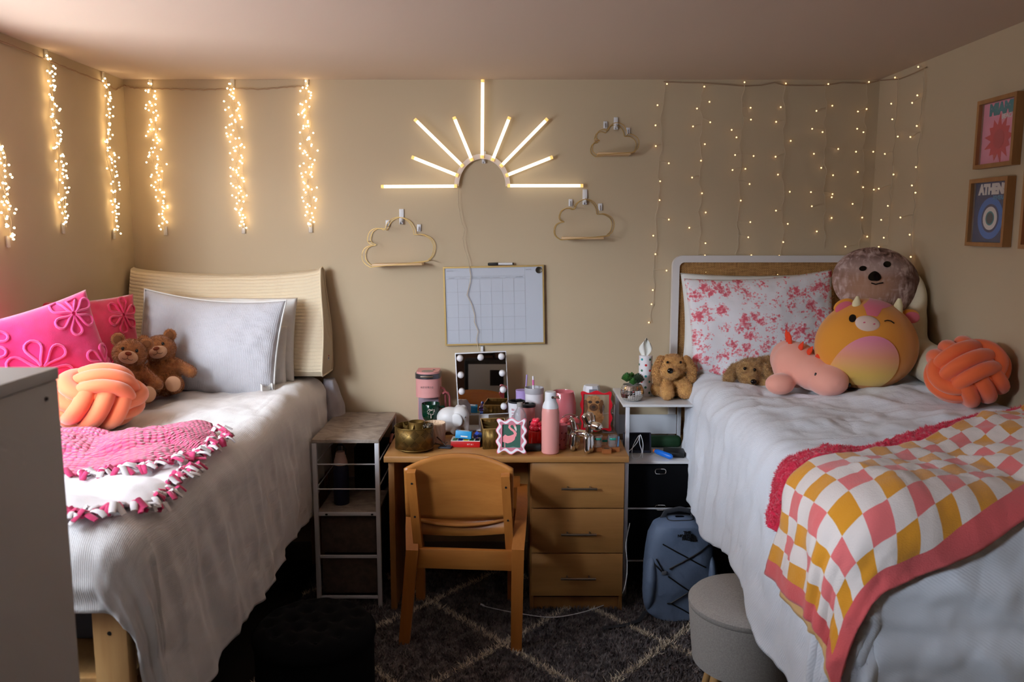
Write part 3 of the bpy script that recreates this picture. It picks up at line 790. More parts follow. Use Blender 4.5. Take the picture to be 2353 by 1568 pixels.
pillow('bed_pillow', 'plain white pillow showing behind the pink floral pillow', 'pillow', M_WHITEPLAIN, .73, .515, .14, (1.20, 4.03, 1.02), 8, 0, 0, seed=31, wr=.008, pinch=.06)
pillow('bed_pillow', 'white pillow printed with pink flowers on the right bed', 'pillow', M_TOILE, .72, .525, .17, (1.225, 3.91, 1.015), 11, -3.5, 0, seed=33, wr=.010, pinch=.045, sag=.012)
# backrest pillow with arms
M_CREAM = mat('cream_plush', (228, 212, 180), .95, bump=(200, .3, .003), sheen=.3)
me = blob('backrest_pillow', [('e', (0, 0, .23), (.07, .19, .24)), ('e', (.01, .0, .36), (.06, .16, .14)), ('e', (0, 0, .14), (.08, .21, .16)), ('c', (.005, -.14, .13), (-.02, -.36, .12), .085, .08)], .012, M_CREAM, 8)
tag(link('backrest_pillow', me, None, (1.745, 3.67, 1.07)), 'cream backrest pillow with an arm, behind the plush calf and dog face cushion', 'pillow')

# ------------------------------------------------------------------ headboard
M_RATTAN = NT('woven_rattan'); N = M_RATTAN
v = N.coord('Object'); br = N.n('ShaderNodeSeparateXYZ', {0: v})
wx = N.math('SINE', N.math('MULTIPLY', br.outputs['X'], 2*pi*110)); wz = N.math('SINE', N.math('MULTIPLY', br.outputs['Z'], 2*pi*110))
wv = N.math('MULTIPLY', wx, wz); nz = N.n('ShaderNodeTexNoise', {'Vector': N.coord('Object', (6, 1, 90)), 'Scale': 3, 'Detail': 4}); nx = N.n('ShaderNodeTexNoise', {'Vector': N.coord('Object', (90, 1, 6)), 'Scale': 3, 'Detail': 4})
fac = N.math('ADD', N.math('MULTIPLY', wv, .16), N.math('MULTIPLY', N.math('ADD', nz.outputs['Fac'], nx.outputs['Fac']), .5))
N.color(N.ramp(fac, [(.34, (126, 84, 42)), (.55, (192, 140, 80)), (.72, (214, 168, 108))])); N.b.inputs['Roughness'].default_value = .6
N.bump(wv, .4, .003); M_RATTAN = N.m
def rrect(x0, z0, x1, z1, r, k=6):
    out = []
    for cx_, cz_, a0 in ((x1-r, z0+r, -90), (x1-r, z1-r, 0), (x0+r, z1-r, 90), (x0+r, z0+r, 180)):
        for i in range(k+1):
            a = radians(a0+90*i/k); out.append((cx_+r*cos(a), cz_+r*sin(a)))
    return out
hb = thing('headboard', 'white framed headboard with woven rattan panel on the right bed', 'headboard', (1.305, 4.19, .55))
hx0, hx1, hz0, hz1 = .808, 1.802, .60, 1.613
MB().frame(rrect(hx0, hz0, hx1, hz1, .05), rrect(hx0+.034, hz0+.034, hx1-.034, hz1-.034, .025), 4.155, 4.192).part('frame', mat('white_painted_frame', (222, 216, 214), .5), hb, W=True, ang=50)
MB().box(((hx0+hx1)/2, 4.178, (hz0+hz1)/2), (hx1-hx0-.06, .012, hz1-hz0-.06)).part('rattan_panel', M_RATTAN, hb, W=True)
for x in (hx0+.03, hx1-.03): MB().box((x, 4.175, .3), (.045, .03, .62)).part('leg', mat('white_painted_leg', (222, 216, 214), .5) if x < 1 else bpy.data.materials['white_painted_leg'], hb, W=True)

# ------------------------------------------------------------------ blankets on the right bed
def poly_at(P, s):
    seg = [hypot(P[i+1][0]-P[i][0], P[i+1][1]-P[i][1]) for i in range(len(P)-1)]; tot = sum(seg); d = s*tot
    for i, L in enumerate(seg):
        if d <= L or i == len(seg)-1:
            t = d/L; return (P[i][0]+(P[i+1][0]-P[i][0])*t, P[i][1]+(P[i+1][1]-P[i][1])*t)
        d -= L
def smooth_poly(P, k=24, it=3):
    Q = [poly_at(P, i/k) for i in range(k+1)]
    for _ in range(it): Q = [Q[0]]+[tuple((Q[i-1][q]+2*Q[i][q]+Q[i+1][q])/4 for q in (0, 1)) for i in range(1, k)]+[Q[-1]]
    return Q
FAR = smooth_poly([(.42, -.33), (.20, -.24), (.0, -.225), (-.40, -.43), (-.85, -.68)])
NEAR = smooth_poly([(.36, .44), (.10, .30), (-.1, .215), (-.35, .10), (-.85, -.14)])
FARR = smooth_poly([(.27, -.44), (.13, -.40), (.0, -.365), (-.40, -.53), (-.85, -.715)])
FARN = smooth_poly([(.29, -.27), (.15, -.13), (.0, -.10), (-.40, -.30), (-.85, -.55)])
def patch_bed(D, A, B, s, t, lift):
    p, q = poly_at(A, s), poly_at(B, s)
    return D.P(p[0]+(q[0]-p[0])*t, p[1]+(q[1]-p[1])*t, lift)
N = NT('pink_orange_check')
tc = N.n('ShaderNodeTexCoord'); sx = N.n('ShaderNodeSeparateXYZ', {0: tc.outputs['UV']})
wob = N.n('ShaderNodeTexNoise', {'Vector': tc.outputs['UV'], 'Scale': 4, 'Detail': 6})
U = N.math('MULTIPLY', sx.outputs['X'], 22); V = N.math('MULTIPLY', sx.outputs['Y'], 8.0)
wb = N.math('MULTIPLY', N.math('SUBTRACT', wob.outputs['Fac'], .5), .12)
U = N.math('ADD', U, wb); V = N.math('ADD', V, wb)
fi, fj = N.math('FLOOR', U), N.math('FLOOR', V)
par = N.math('MODULO', N.math('ADD', N.math('ADD', fi, fj), 100), 2.0); rowp = N.math('MODULO', N.math('ADD', fi, 100), 2.0)
colr = N.mix(rowp, lin((236, 116, 116)), lin((226, 152, 34))); chk = N.mix(par, lin((236, 222, 216)), colr)
bord = N.math('MAXIMUM', N.math('GREATER_THAN', V, 7.0), N.math('LESS_THAN', U, 1.0))
N.color(N.mix(bord, chk, lin((228, 96, 98)))); N.b.inputs['Roughness'].default_value = .95; N.b.inputs['Sheen Weight'].default_value = .3
nb = N.n('ShaderNodeTexNoise', {'Vector': N.coord('Object'), 'Scale': 260, 'Detail': 3}); N.bump(nb.outputs['Fac'], .5, .004); M_CHECK = N.m
m = MB()
def chk_fn(u, v):
    s = u**1.0
    d = .010*noise.noise(Vector((u*5, v*6, 2)))*(1-sstep(0, .5, u)) + .018*sstep(.35, 0, u)*noise.noise(Vector((v*7, u*2, 5)))
    return patch_bed(RB_, FAR, NEAR, s, v, .034+d)
m.grid(chk_fn, 150, 70)
o = m.solo('checkered_blanket', M_CHECK, 'pink, orange and white checkered blanket over the foot of the right bed', 'blanket', loc=(1.2, 2.3, 1.06), W=True, ang=180, solid=.012)
# back of the blanket showing under its hem
m = MB(); m.grid(lambda u, v: patch_bed(RB_, [(p[0]+.035*(1-i/24)**4, p[1]) for i, p in enumerate(FAR)], [(p[0]+.04*(1-i/24)**4, p[1]) for i, p in enumerate(NEAR)], u*.3, .12+v*.8, .022), 40, 40)
q = m.part('folded_underside', mat('underside_tan', (226, 180, 120), .95), o, W=True, ang=180, solid=.006)
M_RED = mat('raspberry_faux_fur', (226, 14, 70), .9, c2=(204, 8, 56), ns=24, sheen=.5, bump=(60, .5, .01))
m = MB()
def red_fn(u, v):
    b = patch_bed(RB_, FARR, FARN, u, v, 0)
    lump = .014*abs(noise.noise(Vector((b.x*26, b.y*26, b.z*26))))+.010*abs(noise.noise(Vector((b.x*55, b.y*55, b.z*55))))+.018*sin(pi*min(1, v*1.3))
    return patch_bed(RB_, FARR, FARN, u, v, .008+lump*(1-.6*sstep(.45, .8, v)))
m.grid(red_fn, 220, 34)
me = m.mesh('faux_fur_throw', M_RED, True, 180); me = add_fuzz(me, 16000, .009, .0012, .8)
me.transform(T(-1.2, -2.5, -1.05)); tag(link('faux_fur_throw', me, None, (1.2, 2.5, 1.05)), 'raspberry red chunky throw peeking out under the checkered blanket', 'blanket')

# ------------------------------------------------------------------ fringed pink blanket on the left bed
N = NT('pink_dimple_minky'); N.b.inputs['Roughness'].default_value = .9; N.b.inputs['Sheen Weight'].default_value = .5
vo = N.n('ShaderNodeTexVoronoi', {'Vector': N.coord('UV', (1, 1, 1)), 'Scale': 52, 'Randomness': .5})
N.color(N.ramp(vo.outputs['Distance'], [(.0, (250, 112, 158)), (.6, (226, 66, 118))])); N.bump(N.math('SUBTRACT', 1.0, vo.outputs['Distance']), 1.0, .014); M_MINKY = N.m
M_FLEECE = mat('white_fleece', (240, 234, 236), .95, sheen=.3, bump=(300, .3, .002))
M_PINKF = mat('pink_fleece_strip', (232, 72, 128), .95, c2=(216, 50, 108), ns=40, sheen=.4)
th = thing('fringed_blanket', 'pink and white fleece blanket with knotted fringe on the left bed', 'blanket', (-1.3, 2.6, 1.02))
def bump_l(x, y, s): return .042*abs(noise.noise(Vector((x*5+y*3, y*5, s))))+.012*noise.noise(Vector((x*13, y*13, s)))
def onbed(X, Y, lift):
    a, b = LB.at(X, Y); return LB.P(a, b, lift)
up_far = [(-1.80, 2.92), (-1.60, 2.90), (-1.41, 2.83), (-1.35, 2.90), (-1.08, 2.90)]
up_near = [(-1.80, 2.30), (-1.28, 2.32), (-1.09, 2.37), (-1.03, 2.44), (-1.01, 2.54), (-1.0, 2.72)]
lo_far = [(-1.80, 2.6), (-1.3, 2.6), (-1.12, 2.6), (-1.0, 2.5)]
lo_near = [(-1.80, 2.03), (-1.10, 2.03), (-1.02, 2.07), (-.975, 2.13), (-.985, 2.3)]
def layer(A, B, lift, seed, amp=1):
    def fn(u, v):
        p, q = poly_at(A, u), poly_at(B, u); x, y = p[0]+(q[0]-p[0])*v, p[1]+(q[1]-p[1])*v
        return onbed(x, y, lift+amp*bump_l(x, y, seed))
    return fn
m = MB().grid(layer(up_far, up_near, .028, 3.1), 70, 50); m.uv = [(u*.8, v*.62) for u, v in m.uv]
m.part('dimpled_layer', M_MINKY, th, W=True, ang=180, solid=.008)
m = MB().grid(layer(lo_far, lo_near, .014, 5.2, .6), 70, 50); m.uv = [(u*.8, v*.7) for u, v in m.uv]
m.part('fleece_layer', M_FLEECE, th, W=True, ang=180, solid=.006)
rd = random.Random(77)
def tie_mesh(k):
    r = random.Random(500+k); m = MB(); m.cur = 0 if k % 2 else 1
    m.ell((0, 0, .012), (.013, .011, .011), R(r.uniform(0, 90), r.uniform(0, 60), 0), 10, 7)
    for j in range(2):
        m.cur = (k+j) % 2
        a = r.uniform(-.9, .9)+(0 if j == 0 else .7); L = r.uniform(.04, .065)
        pts = [(0, 0, .012), (cos(a)*L*.4, sin(a)*L*.4, .020+r.uniform(0, .012)), (cos(a)*L*.8, sin(a)*L*.8, .010+r.uniform(0, .01)), (cos(a)*L*1.05, sin(a)*L*1.05, .004)]
        m.tube(pts, [.009, .012, .0125, .011], 8, flat=.42, up=(0, 0, 1))
    return m.mesh('knotted_fringe', [M_PINKF, M_FLEECE], True, 50)
TIES = [tie_mesh(k) for k in range(8)]
def ties(P, n, lift, spread, ang0):
    for i in range(n):
        s = (i+rd.random()*.8)/n; x, y = poly_at(P, s); x += rd.uniform(-spread, spread); y += rd.uniform(-spread, spread*.4)
        p = onbed(x, y, lift)
        o = link('knotted_fringe', TIES[rd.randrange(8)], th, p-Vector(th.location))
        sc = rd.uniform(.5, .8); o.scale = (sc, sc, sc); o.rotation_euler = (rd.uniform(-.3, .3), rd.uniform(-.2, .3), radians(ang0)+rd.uniform(-.7, .7))
ties([(-1.45, 2.31), (-1.28, 2.31), (-1.09, 2.36), (-1.03, 2.43), (-1.01, 2.53), (-.995, 2.72), (-1.03, 2.84)], 48, .030, .016, -50)
ties([(-.985, 2.50), (-.985, 2.3), (-.975, 2.13)], 22, .012, .016, -20)
ties([(-.975, 2.13), (-1.02, 2.07), (-1.10, 2.03), (-1.35, 2.03)], 28, .012, .018, -80)
# ------------------------------------------------------------------ plush toys and knot cushions
def knot_mesh(name, Rr, r, material, rot, squash=.85, off=1.95, seed=0):
    m = MB(); rd = random.Random(seed)
    axes = [((1, 0, 0), (0, 1, 0), (0, 0, 1)), ((0, 1, 0), (0, 0, 1), (1, 0, 0)), ((0, 0, 1), (1, 0, 0), (0, 1, 0))]
    for e1, e2, e3 in axes:
        e1, e2, e3 = Vector(e1), Vector(e2), Vector(e3)
        for k in (-1, 0, 1):
            pts = []
            for i in range(56):
                a = 2*pi*i/56
                rr = Rr*(1.0+.16*cos(2*a)); w = r*off*k*(1-.12*abs(cos(a)*sin(a)))
                rad = sqrt(max(1e-6, rr*rr-(w*.95)**2))
                pts.append(e1*(rad*cos(a))+e2*(rad*sin(a))+e3*w)
            m.tube(pts, r, 14, closed=True)
    m.ell((0, 0, 0), Rr*.80)
    M = T(0, 0, 0) @ Matrix.Diagonal((1, 1, squash, 1)) @ rot
    m.xf(M); zmin = min(p[2] for p in m.v); m.xf(T(0, 0, -zmin))
    return m.mesh(name, material, True, 180)
M_ORANGE = mat('orange_velour', (250, 134, 84), .8, sheen=.5, bump=(500, .15, .001))
M_ORANGE2 = mat('deep_orange_velour', (240, 104, 48), .8, sheen=.5, bump=(500, .15, .001))
tag(link('knot_cushion', knot_mesh('knot_cushion', .125, .0345, M_ORANGE, R(28, 22, 35), .74), None, (-1.55, 3.02, .992)), 'light orange knotted ball cushion on the left bed', 'cushion', 'orange knot cushions')
tag(link('knot_cushion', knot_mesh('knot_cushion', .104, .0285, M_ORANGE2, R(-38, 30, 60), .90), None, (1.655, 2.96, 1.105)), 'deep orange knotted ball cushion against the right wall', 'cushion', 'orange knot cushions')

M_BEAR = mat('brown_bear_fur', (176, 112, 58), .95, c2=(150, 90, 44), ns=60, sheen=.4)
M_MUZZLE = mat('tan_muzzle_velour', (206, 156, 118), .9, sheen=.4)
M_NOSE = mat('brown_stitched_nose', (132, 58, 22), .6)
M_EYE = mat('shiny_black_eye', (10, 8, 8), .12)
M_STITCH = mat('dark_stitch', (60, 34, 20), .8)
def bear(label, loc, yaw, roll, hroll, armL, armR, scale=1.0, lean=10, head=(0, 0)):
    t = thing('teddy_bear', label, 'teddy bear', loc, 'brown teddy bears')
    B = R(0, 0, yaw) @ R(-lean, 0, 0) @ R(0, roll, 0) @ Matrix.Scale(scale, 4)
    HM = B @ T(head[0], -.012, .205) @ R(0, hroll, head[1])
    me = blob('bear_body', [('e', (0, 0, .085), (.064, .054, .085)), ('e', (0, -.01, .055), (.066, .06, .055)),
        ('c', (-.045, 0, .135), armL, .028, .025), ('c', (.045, 0, .135), armR, .028, .025),
        ('c', (-.04, -.02, .04), (-.062, -.115, .036), .036, .034), ('c', (.04, -.02, .04), (.062, -.115, .036), .036, .034),
        ('e', (head[0], -.012, .205), (.068, .058, .060)), ('e', (head[0], -.03, .193), (.06, .045, .042)), ('e', (head[0], 0, .15), (.04, .035, .03))], .0065, M_BEAR, 5)
    # ears follow the tilted head
    for s in (-1, 1):
        e = MB().ell((s*.055, .004, .05), (.027, .013, .027), None, 16, 10)
        q = e.xf(T(head[0], -.012, .205) @ R(0, hroll, head[1])).mesh('ear', M_BEAR); q = add_fuzz(q, 500, .008, .0007, .6); q.transform(B)
        eo = link('ear', q, t)
        MB().ell((s*.055, -.009, .048), (.017, .004, .017), None, 14, 8).part('inner_ear', mat('inner_ear_brown', (120, 72, 36), .95) if 'inner_ear_brown' not in bpy.data.materials else bpy.data.materials['inner_ear_brown'], eo, M=HM)
    me = add_fuzz(me, 16000, .0062, .0009, .5); me.transform(B)
    link('bear_body', me, t)
    mz = MB().ell((0, -.058, -.018), (.037, .026, .027)).part('muzzle', M_MUZZLE, t, M=HM)
    MB().ell((0, -.084, -.004), (.013, .006, .008)).part('nose', M_NOSE, mz, M=HM)
    mm = MB(); mm.tube([(0, -.086, -.011), (0, -.085, -.024)], .0008, 5)
    for s in (-1, 1): mm.tube([(0, -.0848, -.024), (s*.008, -.0835, -.029), (s*.016, -.080, -.029), (s*.023, -.076, -.022)], .0008, 5)
    mm.part('mouth', M_STITCH, mz, M=HM)
    for s in (-1, 1):
        e = MB().ell((s*.026, -.052, .013), (.0065, .005, .0075), None, 14, 10).part('eye', M_EYE, t, M=HM)
    for s in (-1, 1):
        MB().ell((s*.064, -.146, .038), (.032, .007, .033)).part('foot_pad', M_MUZZLE, t, M=B)
    return t
bear('brown teddy bear farther right, leaning against the white pillow', (-1.52, 3.58, 1.015), 8, -8, -6, (-.09, -.05, .09), (.115, -.03, .085), 1.02, 12, (-.004, 6))
bear('brown teddy bear half hidden behind the light orange ball, arm across the other bear', (-1.615, 3.40, 1.02), 28, 6, 8, (-.09, -.05, .08), (.105, -.075, .078), 1.02, 10, (.0, -6))

# small golden puppy on the white shelf
M_GOLDFUR = mat('golden_plush_fur', (218, 166, 98), .95, c2=(206, 150, 84), ns=70, sheen=.4)
M_TANFUR = mat('tan_plush_fur', (196, 154, 98), .95, c2=(160, 116, 66), ns=60, sheen=.4)
pup = thing('plush_puppy', 'sitting golden plush puppy with floppy ears on the white shelf unit', 'plush toy', (.768, 3.90, .945))
me = blob('puppy_body', [('e', (0, .01, .07), (.068, .06, .075)), ('e', (-.005, -.028, .155), (.068, .06, .056)), ('e', (-.025, -.075, .135), (.048, .042, .037)),
     ('c', (-.04, -.03, .09), (-.038, -.085, .034), .028, .032), ('c', (.045, -.03, .09), (.052, -.08, .045), .030, .036), ('e', (.055, -.05, .04), (.045, .05, .036)), ('e', (-.06, .02, .035), (.04, .05, .035))], .006, M_GOLDFUR, 4, (14000, .0065, .0011, .45))
link('puppy_body', me, pup)
for a, b, s in (((-.062, -.035, .185), (-.078, -.05, .085), -1), ((.058, -.04, .185), (.082, -.055, .095), 1)):
    me = blob('ear', [('c', a, ((a[0]+b[0])/2+s*.012, a[1]-.01, (a[2]+b[2])/2), .02, .023), ('c', ((a[0]+b[0])/2+s*.012, a[1]-.01, (a[2]+b[2])/2), b, .023, .019)], .006, M_GOLDFUR, 4, (4500, .0065, .0011, .45)); link('ear', me, pup)
MB().ell((-.032, -.117, .147), (.014, .010, .013)).part('nose', M_EYE, pup)
for x in (-.04, .022): MB().ell((x, -.086+.0*(x > 0), .182), (.006, .005, .006)).part('eye', M_EYE, pup)

dog = thing('plush_dog', 'shaggy tan plush dog lying in front of the pink floral pillow', 'plush toy', (1.085, 3.70, 1.04))
me = blob('dog_body', [('e', (.0, -.01, .068), (.075, .062, .056)), ('e', (-.022, -.062, .045), (.042, .04, .036)), ('e', (.10, .05, .062), (.10, .07, .062)), ('e', (.15, .07, .05), (.08, .06, .05)), ('c', (.05, -.03, .03), (.045, -.08, .022), .03, .026)], .007, M_TANFUR, 4, (11000, .013, .0009, .9))
link('dog_body', me, dog)
for a, b in (((-.066, .012, .075), (-.10, -.012, .035)), ((.055, -.045, .085), (.07, -.075, .03))):
    link('ear', blob('ear', [('c', a, b, .024, .026)], .007, M_TANFUR, 4, (2200, .013, .0009, .9)), dog)
MB().ell((-.016, -.106, .036), (.013, .010, .011)).part('nose', M_EYE, dog)
for x, y, z in ((-.045, -.066, .088), (-.004, -.075, .084)): MB().ell((x, y, z), (.0075, .007, .0075)).part('eye', M_EYE, dog)

# pink plush dragon
M_PINKPLUSH = mat('pale_pink_plush', (246, 170, 150), .9, sheen=.5, bump=(300, .15, .002))
M_REDFELT = mat('red_felt', (236, 66, 30), .9)
dr = thing('plush_dragon', 'pale pink plush dragon with red back spikes lying on the right bed', 'plush toy', (1.215, 3.42, 1.065))
me = blob('dragon_body', [('e', (.075, -.10, .068), (.082, .10, .066)), ('e', (.045, -.03, .085), (.085, .085, .075)), ('e', (.0, .07, .105), (.098, .11, .10)), ('e', (-.01, .13, .12), (.08, .08, .085)),
     ('e', (-.098, -.035, .04), (.062, .055, .046)), ('e', (.19, .0, .028), (.08, .045, .034))], .009, M_PINKPLUSH, 9)
link('dragon_body', me, dr)
for (x, y, z), h, ry, rx in (((-.028, .10, .212), .04, -8, -10), ((-.032, .06, .205), .045, -14, 5), ((-.008, .01, .175), .042, 12, 18), ((.022, -.01, .165), .036, 22, 20), ((.045, -.045, .148), .04, 8, 40)):
    MB().tube([(0, 0, -.012), (0, 0, h*.45), (0, 0, h)], [.012, .014, .003], 10, flat=.5, up=(1, 0, 0)).part('back_spike', M_REDFELT, dr, M=T(x, y, z) @ R(rx, ry, 20))
for x, y, z in ((.012, -.135, .098), (.142, -.160, .060)): MB().ell((x, y, z), (.005, .005, .008)).part('eye', M_EYE, dr)

# round plush calf
def ellpatch(m, rr, poly, eps=.0015, rings=6, sq=2.0):
    cxp = sum(p[0] for p in poly)/len(poly); czp = sum(p[1] for p in poly)/len(poly)
    def P(x, z):
        q = max(1e-4, 1-abs(x/rr[0])**sq-abs(z/rr[2])**sq); return Vector((x*calf_k(z/rr[2]) if rr[1] > .1 else x, -rr[1]*q**(1/sq)-eps, z))
    vs = [P(cxp, czp)]; n = len(poly); fs = []
    for k in range(1, rings+1):
        for x, z in poly: vs.append(P(cxp+(x-cxp)*k/rings, czp+(z-czp)*k/rings))
    for i in range(n):
        j = (i+1) % n; fs.append((0, 1+i, 1+j))
        for k in range(rings-1): fs.append((1+k*n+i, 1+(k+1)*n+i, 1+(k+1)*n+j, 1+k*n+j))
    return m.add(vs, fs)
def calf_k(t): return 1+.10*max(0, -t)*(1-abs(t))-.13*max(0, t)**1.5
def oval(x, z, a, b, rot=0, n=28):
    c, s = cos(radians(rot)), sin(radians(rot)); return [(x+a*cos(2*pi*i/n)*c-b*sin(2*pi*i/n)*s, z+a*cos(2*pi*i/n)*s+b*sin(2*pi*i/n)*c) for i in range(n)]
def dens(P, k=5): return [(P[i][0]+(P[(i+1) % len(P)][0]-P[i][0])*j/k, P[i][1]+(P[(i+1) % len(P)][1]-P[i][1])*j/k) for i in range(len(P)) for j in range(k)]
M_CALF = mat('golden_orange_plush', (232, 150, 44), .9, sheen=.4, bump=(300, .15, .002)); M_CALFPINK = mat('rose_plush', (226, 108, 128), .9, sheen=.4)
M_HORN = mat('cream_felt', (236, 222, 178), .9)
CY = 3.36; cpos = PY(1995, 790, CY); PXM = 1896/(CY*CP+(CH-cpos.z)*SP)
rr = (.205, .165, .190)
calf = thing('plush_calf', 'round golden plush calf with pink blaze winking on the right bed', 'plush toy', (cpos.x, CY+.02, cpos.z-.192))
CM = T(0, 0, .187) @ R(-4, 3, 0)
def cpx(x, y): return ((x-1995)/PXM, -(y-790)/PXM)
bm_ = MB(); e_ = MB().ell((0, 0, 0), rr, None, 96, 64); e_.v = [(x*calf_k(z/rr[2]), y, max(z, -rr[2]*.955)) for x, y, z in e_.v]
e_.part('calf_body', M_CALF, calf, M=CM, ang=180)
ellpatch(MB(), rr, dens([cpx(1959, 700), cpx(1976, 690), cpx(1992, 683), cpx(2018, 688), cpx(2040, 697), cpx(2000, 706), cpx(1982, 724), cpx(1960, 722)]), .003, 10).part('blaze', M_CALFPINK, calf, M=CM, ang=180)
sn = MB().ell((0, 0, 0), (.049, .016, .033)); x, z = cpx(1962, 741)
yy = -rr[1]*sqrt(1-(x/rr[0])**2-(z/rr[2])**2)
s_ = sn.part('snout', mat('blush_velour', (236, 206, 190), .9), calf, M=CM @ T(x, yy+.003, z) @ R(-18, 6, -8))
for d in (-.018, .02): MB().ell((d, -.0155, -.002), (.005, .002, .003), R(0, -25, 0)).part('nostril', M_CALFPINK, s_, M=CM @ T(x, yy+.003, z) @ R(-18, 6, -8))
ellpatch(MB(), rr, oval(*cpx(1931, 731), .011, .0165, -25), .004, 4).part('eye', M_EYE, calf, M=CM)
P_ = [cpx(*q) for q in ((1997, 733), (2004, 731), (2012, 732), (2019, 737))]
MB().tube([Vector((x, -rr[1]*sqrt(1-(x/rr[0])**2-(z/rr[2])**2)-.003, z)) for x, z in P_], .0022, 6).part('wink_stitch', M_EYE, calf, M=CM)
N = NT('pink_to_yellow_plush'); N.b.inputs['Roughness'].default_value = .9; N.b.inputs['Sheen Weight'].default_value = .4
sz = N.n('ShaderNodeSeparateXYZ', {0: N.coord('Generated')}); N.color(N.ramp(sz.outputs['Z'], [(.25, (240, 196, 92)), (.6, (238, 160, 120)), (.92, (232, 138, 160))])); M_BELLY = N.m
ellpatch(MB(), rr, [(x, max(z, -.165)) for x, z in oval(*cpx(1969, 836), .116, .125, -20, 40)], .005, 14).part('belly_patch', M_BELLY, calf, M=CM, ang=180)
for q, ry in ((1954, -8), (2049, 12)):
    x, z = cpx(q, 700); MB().tube([(x, -.05, z-.03), (x, -.05, z+.008), (x+.002, -.05, z+.034)], [.019, .017, .006], 14, caps=True).part('horn', M_HORN, calf, M=CM)
for s, q, qz in ((-1, 1932, 704), (1, 2086, 719)):
    x, z = cpx(q, qz)
    eo = MB().ell((0, 0, 0), (.042, .012, .028)).part('ear', M_CALF, calf, M=CM @ T(x, -.02, z) @ R(15, s*18-10, s*12))
    MB().ell((s*.004, -.010, -.004), (.036, .007, .024)).part('inner_ear', M_CALFPINK, eo, M=CM @ T(x, -.02, z) @ R(15, s*18-10, s*12))

# cushion printed with a real dog's face
N = NT('printed_dog_fur')
v1 = N.coord('Object', (26, 26, 7), (0, radians(35), 0)); v2 = N.coord('Object', (9, 9, 22))
a_ = N.n('ShaderNodeTexNoise', {'Vector': v1, 'Scale': 1.6, 'Detail': 7, 'Distortion': 1.2}); b_ = N.n('ShaderNodeTexNoise', {'Vector': v2, 'Scale': 1.2, 'Detail': 6, 'Distortion': 1.0})
fc = N.math('ADD', N.math('MULTIPLY', a_.outputs['Fac'], .6), N.math('MULTIPLY', b_.outputs['Fac'], .4))
base_ = N.ramp(fc, [(.36, (80, 54, 46)), (.5, (158, 124, 114)), (.62, (214, 188, 182))])
so = N.n('ShaderNodeSeparateXYZ', {0: N.coord('Object')})
def spot(x, z, a, b, soft):
    u = N.math('DIVIDE', N.math('SUBTRACT', so.outputs['X'], x), a); w = N.math('DIVIDE', N.math('SUBTRACT', so.outputs['Z'], z), b)
    r_ = N.math('ADD', N.math('SQRT', N.math('ADD', N.math('MULTIPLY', u, u), N.math('MULTIPLY', w, w))), N.math('MULTIPLY', N.math('SUBTRACT', fc, .5), 1.6))
    q_ = N.n('ShaderNodeMapRange', {0: r_, 1: 1+soft, 2: 1-soft, 3: 0, 4: 1}); return q_.outputs[0]
c_ = N.mix(N.math('MULTIPLY', spot(-.055, .150, .10, .075, .5), .85), base_, lin((196, 150, 122)))
c_ = N.mix(N.math('MULTIPLY', spot(.155, .175, .040, .085, .5), .8), c_, lin((84, 54, 44)))
c_ = N.mix(N.math('MULTIPLY', spot(-.02, .225, .11, .03, .6), .5), c_, lin((214, 190, 184)))
N.color(c_); N.b.inputs['Roughness'].default_value = .9; M_DOGPRINT = N.m
M_DOGMUZ = mat('printed_muzzle', (182, 138, 104), .9, c2=(150, 112, 92), ns=40); M_DOGEAR = mat('printed_ear', (96, 62, 50), .9, c2=(136, 100, 88), ns=30, scale=(2, 1, .4))
DYc = 3.56; dpos = PY(2012, 648, DYc); PM = 1896/(DYc*CP+(CH-dpos.z)*SP)
dp = thing('dog_face_cushion', 'oval cushion printed with a fluffy grey dog face above the plush calf', 'cushion', (dpos.x+.01, DYc+.02, dpos.z-.16))
dr_ = (.190, .075, .150); DM = T(0, 0, .16) @ R(-12, 6, 0)
MB().ell((0, 0, 0), dr_, None, 48, 28).part('cushion_body', M_DOGPRINT, dp, M=DM, ang=180)
def dpx(x, y): return ((x-2012)/PM, -(y-648)/PM)
ellpatch(MB(), dr_, [(x, z-.25*abs(x-dpx(1990, 0)[0])) for x, z in oval(*dpx(1990, 643), .027, .021, 8)], .0035, 4).part('printed_nose', M_EYE, dp, M=DM)
for q in ((1964, 628, .015, .011), (2018, 613, .018, .0135)): ellpatch(MB(), dr_, oval(*dpx(q[0], q[1]), q[2], q[3], 20), .0035, 4).part('printed_eye', M_EYE, dp, M=DM)
P_ = [dpx(*q) for q in ((1984, 660), (1994, 662), (2002, 659), (2010, 657))]
MB().tube([Vector((x, -dr_[1]*sqrt(1-(x/dr_[0])**2-(z/dr_[2])**2)-.002, z)) for x, z in P_], .003, 6).part('printed_mouth', M_EYE, dp, M=DM)
